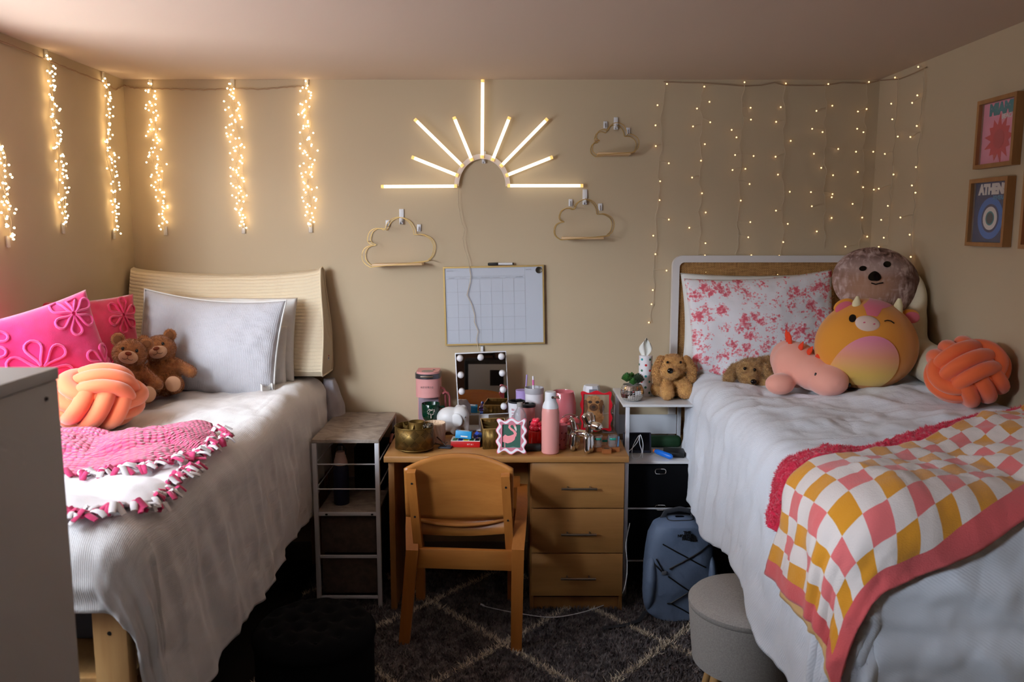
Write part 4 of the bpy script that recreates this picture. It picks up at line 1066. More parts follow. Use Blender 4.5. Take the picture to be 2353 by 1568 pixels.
# ------------------------------------------------------------------ rug
def rug_line(x, y):
    p, q = y-1.15*x, y+1.15*x
    dp_, dq = abs(((p-3.31)/.79+.5) % 1-.5)*.79/1.52, abs(((q-3.23)/.79+.5) % 1-.5)*.79/1.52
    return min(dp_, dq)
M_RUGG = mat('grey_shag', (132, 124, 124), .98, c2=(84, 78, 80), ns=26, amt=(.38, .62), spec=.1)
M_RUGC = mat('cream_shag', (236, 224, 204), .98, c2=(206, 190, 168), ns=60, spec=.1)
rx0, rx1, ry0, ry1 = -1.0, 1.02, 1.7, 4.0
n = 95000
pts = np.stack([rx0+(rx1-rx0)*rng.random(n), ry0+(ry1-ry0)*rng.random(n)], 1)
ang = rng.random(n)*2*pi; ln = .012+.012*rng.random(n); lean = rng.normal(size=(n, 2))*.011
wd_ = .0026+.0016*rng.random(n)
v0 = np.stack([pts[:, 0]+np.cos(ang)*wd_, pts[:, 1]+np.sin(ang)*wd_, np.full(n, .009)], 1)
v1 = np.stack([pts[:, 0]-np.cos(ang)*wd_, pts[:, 1]-np.sin(ang)*wd_, np.full(n, .009)], 1)
v2 = np.stack([pts[:, 0]+lean[:, 0], pts[:, 1]+lean[:, 1], .009+ln], 1)
vv = np.stack([v0, v1, v2], 1).reshape(-1, 3)
p_, q_ = pts[:, 1]-1.15*pts[:, 0], pts[:, 1]+1.15*pts[:, 0]
d1 = np.abs(((p_-3.31)/.79+.5) % 1-.5)*.79/1.52; d2 = np.abs(((q_-3.23)/.79+.5) % 1-.5)*.79/1.52
dmin = np.minimum(d1, d2)+rng.normal(size=n)*.004
mi = (dmin < .0165).astype(np.int32)
me = bpy.data.meshes.new('shag_rug')
base = [(rx0, ry0, 0), (rx1, ry0, 0), (rx1, ry1, 0), (rx0, ry1, 0), (rx0, ry0, .010), (rx1, ry0, .010), (rx1, ry1, .010), (rx0, ry1, .010)]
bf = [(3, 2, 1, 0), (4, 5, 6, 7), (0, 1, 5, 4), (1, 2, 6, 5), (2, 3, 7, 6), (3, 0, 4, 7)]
me.from_pydata(base+vv.tolist(), [], bf+[(8+3*i, 9+3*i, 10+3*i) for i in range(n)])
me.materials.append(M_RUGG); me.materials.append(M_RUGC)
me.polygons.foreach_set('material_index', np.concatenate([np.zeros(6, np.int32), mi])); me.update()
tag(link('shag_rug', me), 'grey shag rug with cream diamond lattice lines', 'rug')

# ------------------------------------------------------------------ white dresser in the left foreground
M_DRESS = mat('white_laminate', (206, 204, 204), .5)
ds = thing('dresser', 'tall white dresser in the left foreground at the foot of the bed', 'dresser', (-1.30, 1.10, 0))
dx0, dx1, dy0, dy1, dz = -1.78, -.833, .55, 1.495, 1.497
MB().box(((dx0+dx1)/2, (dy0+dy1)/2, dz-.011), (dx1-dx0, dy1-dy0, .022), .002).part('top', M_DRESS, ds, W=True)
for x in (dx0+.012, dx1-.011): MB().box((x, (dy0+dy1)/2, (dz-.022)/2), (.018, dy1-dy0-.006, dz-.024), .0015).part('side_panel', M_DRESS, ds, W=True)
MB().box(((dx0+dx1)/2, dy1-.008, (dz-.022)/2), (dx1-dx0-.05, .01, dz-.06)).part('back_panel', M_DRESS, ds, W=True)
for k in range(5):
    z = .10+k*.275
    q = MB().box(((dx0+dx1)/2, dy0+.01, z+.13), (dx1-dx0-.05, .018, .26), .003).part('drawer', M_DRESS, ds, W=True)
    MB().ell(((dx0+dx1)/2, dy0-.012, z+.13), (.014, .012, .014)).part('knob', M_STEEL, q, W=True)
p = PX(108, 917, dx1); MB().tube([(dx1-.003, p.y, p.z), (dx1+.001, p.y, p.z)], .0035, 12).part('screw', mat('dark_screw', (60, 56, 54), .5, .6), ds, W=True)

# ------------------------------------------------------------------ narrow shelf unit
N = NT('grey_marbled_laminate'); a_ = N.n('ShaderNodeTexNoise', {'Vector': N.coord('Object', (1, 1, 1)), 'Scale': 9, 'Detail': 9, 'Roughness': .65, 'Distortion': .8})
b_ = N.n('ShaderNodeTexNoise', {'Vector': N.coord('Object', (3, 14, 3)), 'Scale': 5, 'Detail': 5})
N.color(N.ramp(N.math('ADD', N.math('MULTIPLY', a_.outputs['Fac'], .65), N.math('MULTIPLY', b_.outputs['Fac'], .35)), [(.36, (112, 100, 90)), (.5, (160, 146, 134)), (.66, (190, 178, 166))])); N.b.inputs['Roughness'].default_value = .5; M_MARB = N.m
M_TAUPE = mat('taupe_bin_fabric', (92, 78, 68), .95, c2=(76, 64, 56), ns=40, bump=(500, .3, .002))
sx0, sx1, sy0, sy1, szt = -.902, -.598, 3.61, 4.175, .808
sh = thing('shelf_unit', 'narrow white metal shelf unit with grey marbled top between bed and desk', 'shelf', (-.75, 3.9, 0))
MB().box(((sx0+sx1)/2, (sy0+sy1)/2, szt-.008), (sx1-sx0, sy1-sy0, .016), .001).part('top_board', M_MARB, sh, W=True)
for x in (sx0+.011, sx1-.011):
    for y in (sy0+.011, sy1-.011): MB().box((x, y, (szt-.017)/2), (.020, .020, szt-.017), .002).part('leg', M_WHITEMETAL, sh, W=True)
def rail(z, y, h=.010, r=None): return MB().box(((sx0+sx1)/2, y, z), (sx1-sx0-.042, .010, h), .001).part('rail', M_WHITEMETAL, sh, W=True)
ZM = PY(800, 1183, sy0).z
for yy_ in (1069, 1126): MB().tube([(sx0+.02, sy0+.01, PY(800, yy_, sy0).z), (sx1-.02, sy0+.01, PY(800, yy_, sy0).z)], .003, 8).part('wire_rail', M_WHITEMETAL, sh, W=True)
for x in (sx0+.011, sx1-.011):
    for yy_ in (1069, 1126): MB().tube([(x, sy0+.02, PY(800, yy_, sy0).z), (x, sy1-.02, PY(800, yy_, sy0).z)], .003, 8).part('wire_rail', M_WHITEMETAL, sh, W=True)
rail(ZM, sy0+.008, .016); Z2 = PY(800, 1281, sy0).z; rail(Z2, sy0+.008, .013); Z3 = PY(850, 1374, sy0).z; rail(Z3, sy0+.008, .013)
for z in (ZM, Z2, Z3): rail(z, sy1-.008, .013)
MB().box(((sx0+sx1)/2, (sy0+sy1)/2, ZM+.002), (sx1-sx0-.03, sy1-sy0-.03, .012)).part('middle_board', M_MARB, sh, W=True)
for z0, z1 in ((Z2+.01, ZM-.014), (Z3+.01, Z2-.012)):
    MB().box(((sx0+sx1)/2, (sy0+sy1)/2, (z0+z1)/2), (sx1-sx0-.05, sy1-sy0-.05, z1-z0), .006).part('fabric_drawer', M_TAUPE, sh, W=True)
for x in (745+5, 855): p = PY(x, 1184, sy0); MB().box((p.x, sy0+.001, p.z+.002), (.010, .006, .006)).part('clip', M_BLACK, sh, W=True)
# bottle and dark box on the shelf
M_NAVY = mat('navy_matte_steel', (16, 22, 58), .45)
bp = PZ(782, 1163, ZM+.008)
bt = thing('water_bottle', 'navy water bottle with pale pink lid on the narrow shelf unit', 'bottle', (bp.x, bp.y+.035, ZM+.009))
MB().lathe([(0, 0), (.034, 0), (.036, .004), (.036, .165), (.031, .185), (.028, .195)], 32).part('bottle_body', M_NAVY, bt)
MB().lathe([(.0, .190), (.033, .190), (.031, .205), (.025, .225), (.022, .245), (.02, .25), (0, .25)], 32).part('lid', mat('pale_pink_plastic', (226, 190, 178), .5), bt)
MB().tube([(-.022, 0, .235), (-.025, 0, .262), (-.012, 0, .281), (.012, 0, .281), (.025, 0, .262), (.022, 0, .235)], .0035, 8).part('carry_loop', M_BLACK, bt)
MB().box((-.70, 4.03, ZM+.009+.11), (.15, .20, .22), .006).solo('storage_box', M_BLACKCLOTH, 'black box at the back of the narrow shelf unit', 'box', loc=(-.70, 4.03, ZM+.009), W=True)
# brown handbag on the floor side between shelf and desk
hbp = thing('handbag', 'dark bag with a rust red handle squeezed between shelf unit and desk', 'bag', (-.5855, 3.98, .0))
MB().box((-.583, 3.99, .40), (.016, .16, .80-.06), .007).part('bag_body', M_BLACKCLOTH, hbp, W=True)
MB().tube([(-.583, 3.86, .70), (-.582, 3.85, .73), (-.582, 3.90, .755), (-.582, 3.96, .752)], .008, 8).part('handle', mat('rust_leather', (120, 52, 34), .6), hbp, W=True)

# ------------------------------------------------------------------ desk
ZD = .747
dk = thing('desk', 'maple desk with three drawers on its right side', 'desk', (-.025, 3.86, 0))
MB().box((-.025, 3.85, ZD-.014), (1.088, .60, .028), .003).part('desktop', M_MAPLE, dk, W=True)
MB().box((-.541, 3.865, (ZD-.028)/2), (.026, .56, ZD-.028), .001).part('side_panel', M_MAPLEZ, dk, W=True)
MB().box((-.22, 4.10, .50), (.62, .018, .44)).part('modesty_panel', M_MAPLE, dk, W=True)
px0, px1 = .082, .504
for x in (px0+.008, px1-.008): MB().box((x, 3.865, (ZD-.028)/2), (.016, .56, ZD-.028), .001).part('pedestal_side', M_MAPLEZ, dk, W=True)
MB().box(((px0+px1)/2, 4.13, .36), (px1-px0-.03, .015, .70)).part('pedestal_back', M_MAPLE, dk, W=True)
MB().box(((px0+px1)/2, 3.61, .035), (px1-px0-.034, .016, .068)).part('plinth', M_MAPLEZ, dk, W=True)
zt = [PY(1330, y, 3.57).z for y in (1063, 1169, 1272, 1371)]
for a, b in zip(zt, zt[1:]):
    z0, z1 = b+.0025, a-.0025
    q = MB().box(((px0+px1)/2+.002, 3.577, (z0+z1)/2), (px1-px0-.008, .018, z1-z0), .0015).part('drawer', M_MAPLE, dk, W=True)
    hz = z1-(z1-z0)*.53; hx = PY(1331, 1120, 3.55).x
    m = MB(); m.tube([(hx-.079, 3.538, hz), (hx+.079, 3.538, hz)], .0055, 12)
    for s in (-.05, .05): m.tube([(hx+s, 3.538, hz), (hx+s, 3.570, hz)], .004, 10)
    m.part('bar_handle', M_STEEL, q, W=True)

# ------------------------------------------------------------------ chair
ch = thing('desk_chair', 'beech plywood chair pushed up to the desk', 'chair', (-.215, 3.40, 0))
def C(px, py, y): return PY(px, py, y)
BW = .222; tilt = .16
def backp(u, v):   # curved plywood back: u -1..1, v 0 bottom..1 top
    topz = .832-.055*abs(u)**2.2; botz = .535+.03*abs(u)**2
    z = botz+(topz-botz)*v
    y = 3.30+.045*(1-u*u)-.16*(z-.53)
    return Vector((-.218+u*BW, y, z))
m = MB(); m.grid(lambda a, b: backp(2*a-1, b), 30, 14); m.part('backrest', M_CHAIRWOOD, ch, W=True, ang=50, solid=.012)
for s, (t_, b_) in ((-1, ((945, 1083), (962, 1262))), (1, ((1161, 1092), (1172, 1270)))):
    A, B = C(*t_, 3.235), C(*b_, 3.285)
    q = MB().tube([A, A.lerp(B, .33), A.lerp(B, .66), B], .021, 4, flat=.9, up=(1, 0, 0)).part('back_upright', M_CHAIRZ, ch, W=True, ang=30)
    for f_ in (.14, .56):
        P0 = A.lerp(B, f_)+Vector((0, -.0190, 0)); MB().tube([P0, P0+Vector((0, -.002, 0))], .0045, 12).part('screw', M_BLACK, q, W=True)
# seat shell, seat rails
def seat(u, v):
    x = -.218+(2*u-1)*.205; y = 3.33+v*.40; z = .475+.03*(2*u-1)**2*(1-v*.6)-.028*(1-v)**2*0+.02*(1-v)-.012*sin(pi*v)
    if v < .15: z += (.15-v)*.12
    return Vector((x, y, z))
MB().grid(seat, 20, 20).part('seat', M_CHAIRWOOD, ch, W=True, ang=50, solid=.012)
# rear lip of the seat seen below the backrest
MB().grid(lambda u, v: Vector((-.218+(2*u-1)*.205, 3.322+.042*(1-(2*u-1)**2)+.045*v, .452+.028*(2*u-1)**2+.120*v)), 20, 4).part('seat_lip', M_CHAIRWOOD, ch, W=True, ang=50, solid=.014)
A, B = C(948, 1284, 3.27), C(1180, 1286, 3.25)
MB().box(((A.x+B.x)/2, 3.262, (A.z+B.z)/2), (B.x-A.x, .024, .085), .003, M=R(0, 1.0, -2)).part('rear_rail', M_CHAIRWOOD, ch, W=True)
def leg(px_t, px_b, yb, side):
    T0, B0 = C(px_t[0], px_t[1], yb+.0), PZ(px_b[0], px_b[1], .0)
    B0.z = .0; m = MB()
    pts = [B0, B0.lerp(T0, .5), T0, T0+Vector((side*.008, .05, .06)), T0+Vector((side*.018, .14, .125)), T0+Vector((side*.02, .30, .165))]
    m.tube(pts, [.0215, .023, .024, .024, .022, .020], 4, flat=1.15, up=(1, 0, 0))
    return m.part('leg', M_CHAIRZ, ch, W=True, ang=35)
leg((948, 1262), (929, 1482), 3.265, -1); leg((1190, 1262), (1186, 1498), 3.245, 1)
for x, s in ((-.43, -1), (.0, 1)):
    MB().tube([(x, 3.70, .0), (x, 3.69, .25), (x+s*.012, 3.66, .52), (x+s*.014, 3.60, .625), (x+s*.014, 3.52, .635)], .021, 4, flat=1.1, up=(1, 0, 0)).part('leg', M_CHAIRZ, ch, W=True, ang=35)
for x in (-.425, -.005): MB().box((x, 3.48, .435), (.022, .40, .055), .003).part('side_rail', M_CHAIRWOOD, ch, W=True)
MB().box((-.215, 3.68, .435), (.41, .022, .055), .003).part('front_rail', M_CHAIRWOOD, ch, W=True)

# ------------------------------------------------------------------ tufted black ottoman
ot = thing('ottoman', 'round black tufted ottoman in the dark beside the left bed', 'ottoman', (-.675, 2.66, .012))
MB().lathe([(0, 0), (.195, 0), (.2, .01), (.2, .36), (.196, .37), (.0, .37)], 48).part('ottoman_body', M_BLACKCLOTH, ot)
BT = [(0, 0)]+[(.075*cos(a), .075*sin(a)) for a in (k*pi/3 for k in range(6))]+[(.148*cos(a), .148*sin(a)) for a in (k*pi/6+.26 for k in range(12))]
def tuft(u, v):
    a = 2*pi*u; r = .205*v; x, y = r*cos(a), r*sin(a)
    z = .42-.045*max(0, (v-.72)/.28)**2.2
    for bx, by in BT: z -= .020*math.exp(-((x-bx)**2+(y-by)**2)/.00045)
    return Vector((x, y, z))
mm = MB(); mm.grid(tuft, 72, 36, closeu=True); q = mm.part('tufted_lid', M_BLACKCLOTH, ot, ang=180)
mb = MB(); mb.lathe([(.2, .355), (.207, .358), (.207, .375), (.204, .38)], 48); mb.part('lid_rim', M_BLACKCLOTH, ot)
for bx, by in BT: MB().ell((bx, by, .402), (.008, .008, .004), None, 10, 6).part('button', M_BLACKCLOTH, q)

# ------------------------------------------------------------------ grey stool
M_STOOL = mat('light_grey_felt', (168, 163, 158), .95, c2=(150, 145, 141), ns=220, bump=(500, .25, .002))
st = thing('round_stool', 'round light grey fabric stool with wooden legs beside the right bed', 'stool', (.855, 2.80, .022))
MB().lathe([(0, .175), (.185, .175), (.2, .183), (.216, .36), (.217, .385), (0, .385)], 64).part('drum', M_STOOL, st)
MB().lathe([(0, .386), (.215, .386), (.219, .392), (.219, .405), (.205, .420), (.15, .428), (0, .43)], 64).part('lid', M_STOOL, st)
for a in (205, 335, 90-40, 90+40):
    a = radians(a); MB().tube([(.135*cos(a), .135*sin(a), .18), (.185*cos(a), .185*sin(a), .0)], [.021, .014], 16).part('leg', M_PINE, st)

# ------------------------------------------------------------------ white shelf unit with black fabric drawers
nx0, nx1, ny0, ny1, nzt = .512, .862, 3.72, 4.12, .945
ns_ = thing('shelf_unit', 'white metal shelf unit with two black fabric drawers beside the right bed', 'shelf', (.69, 3.9, 0))
M_WSHELF = mat('white_shelf_board', (214, 212, 212), .45)
MB().box(((nx0+nx1)/2, (ny0+ny1)/2, nzt-.006), (nx1-nx0, ny1-ny0, .012), .001).part('top_board', M_WSHELF, ns_, W=True)
nzm = .675
MB().box(((nx0+nx1)/2, (ny0+ny1)/2, nzm-.006), (nx1-nx0-.01, ny1-ny0-.005, .012), .001).part('middle_board', M_WSHELF, ns_, W=True)
for x in (nx0+.022, nx1-.012):
    for y in (ny0+.012, ny1-.012): MB().box((x, y, (nzt-.013)/2), (.018, .018, nzt-.013), .002).part('leg', M_WHITEMETAL, ns_, W=True)
MB().box(((nx0+nx1)/2, ny1-.012, nzm+.085), (nx1-nx0-.05, .006, .10)).part('back_rail', M_WHITEMETAL, ns_, W=True)
for z0, z1, hy in ((.455, .655, 1085), (.20, .440, 1168)):
    q = MB().box(((nx0+nx1)/2+.004, (ny0+ny1)/2, (z0+z1)/2), (nx1-nx0-.052, ny1-ny0-.02, z1-z0), .006).part('fabric_drawer', M_BLACKCLOTH, ns_, W=True)
    p = PY(1518, hy, ny0)
    ov = [Vector((p.x+(.015 if cos(a) > 0 else -.015)*min(1, abs(cos(a))*3)+.010*cos(a), ny0+.006, p.z+.012*sin(a))) for a in (2*pi*k/32 for k in range(32))]
    MB().tube(ov, .0026, 8, closed=True).part('oval_handle', M_CHROME, q, W=True)
for z in (.447, .19): MB().box(((nx0+nx1)/2, ny0+.006, z), (nx1-nx0-.045, .006, .006)).part('rail', M_WHITEMETAL, ns_, W=True)

# ------------------------------------------------------------------ backpack
M_PACK = mat('slate_blue_nylon', (98, 114, 140), .6, bump=(14, .5, .02), spec=.4)
M_PACKD = mat('dark_nylon', (40, 42, 48), .7)
bk = thing('backpack', 'slate blue backpack with black bungee cord standing on the rug', 'backpack', (.755, 3.55, .012))
def packsec(k): # (z, half width, front y, back y)
    pass
prof = [(0, .02), (.0, .118), (.025, .150), (.12, .160), (.24, .158), (.33, .150), (.40, .140), (.45, .118), (.475, .08), (.485, .02)]
zz = [k*.93 for k in (.0, .006, .03, .12, .24, .33, .40, .45, .475, .485)]
def pk(u, v):
    k = v*9; i = min(8, int(k)); f = k-i; hw = prof[i][1]+(prof[i+1][1]-prof[i][1])*f; z = zz[i]+(zz[i+1]-zz[i])*f
    a = 2*pi*u; c, s = cos(a), sin(a); e = .55
    x = hw*abs(c)**e*(1 if c > 0 else -1)
    dpt = (.085-.02*sstep(.25, .47, z))*min(1, hw/.11)
    y = dpt*abs(s)**e*(1 if s > 0 else -1)
    y += .012*noise.noise(Vector((x*12, z*9, 2)))*(-1 if s < 0 else 0)+.05*z
    return Vector((x, y, z))
MB().grid(pk, 64, 60, closeu=True).part('main_body', M_PACK, bk, ang=180)
MB().tube([(-.075, .04, .435), (-.06, .035, .47), (.0, .03, .485), (.06, .035, .47), (.075, .04, .435)], .008, 8, flat=1.6).part('carry_handle', M_PACKD, bk)
def onpack(px, py):
    p = PY(px, py, 3.475); z = p.z-.012; x = p.x-.745
    hw = np.interp(z, zz, [q[1] for q in prof]); dpt = (.085-.02*sstep(.25, .47, z))*min(1, hw/.11)
    c = min(.98, abs(x)/hw)**(1/.55); s = sqrt(max(0, 1-c*c)); y = -dpt*s**.55+.05*z+(-.012*noise.noise(Vector((x*12, z*9, 2))))
    return Vector((x, y-.005, z))
def cordline(a, b, n=10): return [onpack(a[0]+(b[0]-a[0])*i/n, a[1]+(b[1]-a[1])*i/n) for i in range(n+1)]
m = MB()
for a, b in (((1519, 1254), (1617, 1305)), ((1627, 1258), (1533, 1309)), ((1530, 1325), (1590, 1365)), ((1590, 1352), (1535, 1385)), ((1535, 1385), (1580, 1410)), ((1495, 1295), (1516, 1315)), ((1504, 1288), (1520, 1315)), ((1527, 1386), (1536, 1385))):
    m.tube(cordline(a, b), .0032, 6)
m.part('bungee_cord', M_BLACK, bk)
MB().box(onpack(1521, 1317), (.022, .012, .016), .003).part('cord_lock', mat('grey_plastic', (90, 92, 98), .5), bk)
MB().ell((-.138, -.03, .165), (.030, .06, .13), R(0, 3, 0), 20, 14).part('side_pocket', M_PACK, bk)
MB().ell((.138, -.03, .165), (.030, .06, .13), R(0, -3, 0), 20, 14).part('side_pocket', M_PACK, bk)
MB().tube([pk(u/40, .93)+Vector((0, -.002 if u > 20 else .002, 0)) for u in range(40)], .003, 6, closed=True).part('zip_seam', M_PACKD, bk)
for ttl, (px_, py_), w_ in (('THE', (1575, 1229), 1), ('NORTH', (1569, 1236), 1), ('FACE', (1573.5, 1243), 1)):
    q = onpack(px_+1, py_+0); text('logo_text', ttl, .0175, M_BLACK, bk, T(q+Vector((0, .002, 0))) @ R(-3) @ FACE, ext=.0012, bold=.0006, label='black printed lettering')
q = onpack(1587, 1243); m = MB()
for r0, r1 in ((.0, .0085), (.0105, .0165), (.0185, .0245)):
    a0 = [(r1*cos(pi/2*k/10), r1*1.45*sin(pi/2*k/10)) for k in range(11)]; a1 = [(r0*cos(pi/2*k/10), r0*1.45*sin(pi/2*k/10)) for k in range(10, -1, -1)]
    m.prism(a0+a1 if r0 else a0+[(0, 0)], -.0012, .0012)
m.part('logo_dome', M_BLACK, bk, M=T(q.x-.006, q.y-.0, q.z-.012) @ R(-3), label='black printed dome mark')
MB().tube([(-.155, -.04, .03), (-.19, -.09, .012), (-.26, -.13, .010), (-.36, -.16, .012)], .010, 8, flat=.25, up=(0, 0, 1)).part('strap', M_PACKD, bk)

# white charging cable on the floor
pts = [PZ(1109, 1391, .024), PZ(1122, 1396, .026), PZ(1180, 1408, .028), PZ(1260, 1419, .028), PZ(1320, 1412, .028), PZ(1375, 1396, .028), PZ(1415, 1378, .03)]
pts += [PY(1432, 1360, 3.56), PY(1440, 1325, 3.57), PY(1441, 1290, 3.575), PY(1438, 1255, 3.58), PY(1441, 1232, 3.60), PY(1447, 1203, 3.66)]
ct = thing('charging_cable', 'white charging cable curving over the rug in front of the desk drawers', 'cable', pts[0])
def spl(P, k=8):
    out = []; P = [Vector(p) for p in P]; n = len(P)
    for i in range(n-1):
        a, b, c, d = P[max(i-1, 0)], P[i], P[i+1], P[min(i+2, n-1)]
        for j in range(k):
            t = j/k; out.append(.5*((2*b)+(c-a)*t+(2*a-5*b+4*c-d)*t*t+(3*b-a-3*c+d)*t**3))
    return out+[P[-1]]
MB().tube(spl(pts), .0022, 8).part('cable', M_WHITEPL, ct, W=True)
d = (pts[0]-pts[1]).normalized()
MB().tube([pts[0]-d*.008, pts[0]+d*.012], .0048, 10).part('plug_grip', M_WHITEPL, ct, W=True); MB().tube([pts[0]+d*.012, pts[0]+d*.022], .0034, 8).part('plug_tip', M_CHROME, ct, W=True)

# ------------------------------------------------------------------ framed prints on the right wall
M_OAK = wood('oak_frame', (150, 104, 60), (178, 128, 78), 'z', .5)
M_OAKD = M_OAK
def picture(y0, y1, z0, z1, label, ground, art, group='framed travel prints on the right wall'):
    t = thing('framed_print', label, 'picture', (XR-.001, (y0+y1)/2, z0), group)
    w, h = y1-y0, z1-z0
    # local: x along the wall toward the room corner reversed, facing -x ; build in xz facing -y then turn
    M = T(0, 0, h/2) @ R(0, 0, -90)
    MB().frame(rect(w, h), rect(w-.030, h-.030), -.032, 0).part('frame', M_OAK, t, M=M, smooth=False)
    q = MB().box((0, -.010, 0), (w-.03, .004, h-.03)).part('print_sheet', ground, t, M=M)
    art(q, t, M, w-.03, h-.03)
    MB().box((0, -.018, 0), (w-.03, .002, h-.03)).part('glass', M_GLASS, t, M=M)
M_GLASS = mat('picture_glass', (255, 255, 255), .03, alpha=.07)
M_PINKP = mat('pink_print', (232, 138, 160), .8); M_TEAL = mat('teal_print', (26, 122, 128), .8); M_REDP = mat('sun_red_print', (206, 26, 22), .8); M_REDP2 = mat('sun_core_print', (190, 12, 12), .8); M_OFFW = mat('offwhite_print', (226, 214, 206), .8)
M_INDIGO = mat('indigo_print', (40, 36, 82), .8); M_BLUEP = mat('blue_print', (52, 104, 186), .8); M_CYANP = mat('cyan_print', (80, 140, 180), .8)
def art_miami(q, t, M, w, h):
    text('print_title', 'MIAMI', .055, M_TEAL, q, M @ T(.004, -.0125, h*.375) @ FACE, bold=.004, sx=1.0)
    text('print_subtitle', 'BEACH', .024, M_OFFW, q, M @ T(w*.22, -.0125, h*.24) @ FACE, bold=.0006)
    P = []
    for k in range(26): a = 2*pi*k/26+.1; r = (.088 if k % 2 == 0 else .056)*(1+.12*sin(k*2.3)); P.append((r*cos(a), r*sin(a)*.98-h*.11))
    MB().prism(P, -.0126, -.0122).part('printed_sun', M_REDP, q, M=M, smooth=False)
    MB().prism([(p[0]*.5, (p[1]+h*.11)*.5-h*.11) for p in [(.07*cos(2*pi*k/24), .07*sin(2*pi*k/24)-h*.11) for k in range(24)]], -.0130, -.0126).part('printed_core', M_REDP2, q, M=M, smooth=False)
def art_athens(q, t, M, w, h):
    text('print_title', 'ATHENS', .050, M_OFFW, q, M @ T(.004, -.0125, h*.375) @ FACE, bold=.004, sx=.95)
    text('print_subtitle', 'RIVIERA', .022, M_CYANP, q, M @ T(w*.22, -.0125, h*.235) @ FACE, bold=.0006)
    for k, (a, b, mm_) in enumerate(((.082, .062, M_BLUEP), (.056, .044, M_INDIGO), (.046, .036, M_OFFW), (.028, .022, M_TEAL), (.022, .017, M_BLACK))):
        MB().prism([(a*cos(2*pi*i/40), a*.95*sin(2*pi*i/40)-h*.10) for i in range(40)], -.0124-.0003*k, -.0121-.0003*k).part('printed_ring', mm_, q, M=M, smooth=False)
def art_red(q, t, M, w, h):
    MB().prism([(.07*cos(2*pi*i/40), .07*sin(2*pi*i/40)) for i in range(40)], -.0126, -.0122).part('printed_disc', M_OFFW, q, M=M, smooth=False)
xf_ = XR-.033
a, b, c_, d_ = PX(2248, 232, xf_), PX(2339, 210, xf_), PX(2233, 389, xf_), PX(2322, 380, xf_)
picture((b.y+d_.y)/2, (a.y+c_.y)/2, (c_.z+d_.z)/2, (a.z+b.z)/2, 'oak framed pink MIAMI BEACH print with a red sun', M_PINKP, art_miami)
a, b, c_, d_ = PX(2230, 411, xf_), PX(2318, 406, xf_), PX(2214, 562, xf_), PX(2300, 571, xf_)
picture((b.y+d_.y)/2, (a.y+c_.y)/2, (c_.z+d_.z)/2, (a.z+b.z)/2, 'oak framed navy ATHENS RIVIERA print with a blue eye', M_INDIGO, art_athens)
a, b = PX(2352, 420, xf_), PX(2338, 572, xf_)
picture(b.y-.26, b.y, b.z, b.z+.27, 'oak framed red print cut off by the right edge of the photo', M_REDP, art_red)

# ------------------------------------------------------------------ dark wooden wardrobe and tool case behind the camera (seen in the mirror)
M_DARKWOOD = wood('dark_brown_wood', (58, 34, 20), (78, 46, 26), 'z', .5)
wr_ = thing('wardrobe', 'brown wooden wardrobe on the far side of the room, seen only in the mirror', 'wardrobe', (-.2, -.95, 0))
MB().box((-.2, -.97, 1.0), (2.2, .55, 2.0), .004).part('carcass', M_DARKWOOD, wr_, W=True)
for x in (-.75, .35): 
    q = MB().box((x, -.685, 1.0), (1.07, .02, 1.92), .003).part('door', M_DARKWOOD, wr_, W=True)
    MB().tube([(x+.48*(1 if x < 0 else -1), -.66, .9), (x+.48*(1 if x < 0 else -1), -.66, 1.1)], .006, 8).part('handle', M_STEEL, q, W=True)
# ------------------------------------------------------------------ things on the desk
ZT = ZD+.0005
def desk(px, py, back=0):
    p = PZ(px, py, ZD); return (p.x, p.y+back, ZT)
def scale_at(Y, z): return F/(Y*CP+(CH-z)*SP)
M_BRASSD = mat('aged_gold_metal', (112, 88, 42), .45, .75)
N = NT('pierced_gold_metal')   # pressed fan pattern
sp2 = N.n('ShaderNodeSeparateXYZ', {0: N.coord('UV')})
au = N.math('SUBTRACT', N.math('FRACT', N.math('MULTIPLY', sp2.outputs['X'], 11)), .5); av = N.math('SUBTRACT', N.math('FRACT', N.math('MULTIPLY', sp2.outputs['Y'], 2.0)), .5)
dd = N.math('SQRT', N.math('ADD', N.math('MULTIPLY', au, au), N.math('MULTIPLY', av, av)))
lines = N.math('SINE', N.math('MULTIPLY', dd, 60)); dia = N.math('ADD', N.math('ABSOLUTE', au), N.math('ABSOLUTE', av))
fan = N.math('SINE', N.math('MULTIPLY', N.math('ARCTAN2', au, av), 18))
msk = N.math('MULTIPLY', N.math('GREATER_THAN', fan, .35), N.math('LESS_THAN', dia, .46))
N.color(N.mix(msk, lin((118, 92, 46)), lin((34, 24, 10)))); N.b.inputs['Metallic'].default_value = .8; N.b.inputs['Roughness'].default_value = .42
N.bump(N.math('SUBTRACT', 1.0, msk), .6, .003); M_PIERCE = N.m
M_PINKAPP = mat('blush_appliance', (226, 158, 154), .45); M_PINKDK = mat('dusty_rose_plastic', (196, 104, 110), .3, trans=.25)
M_GREYMET = mat('grey_metal_band', (112, 112, 118), .3, .9); M_CERGREEN = mat('dark_green_glaze', (8, 48, 32), .15)

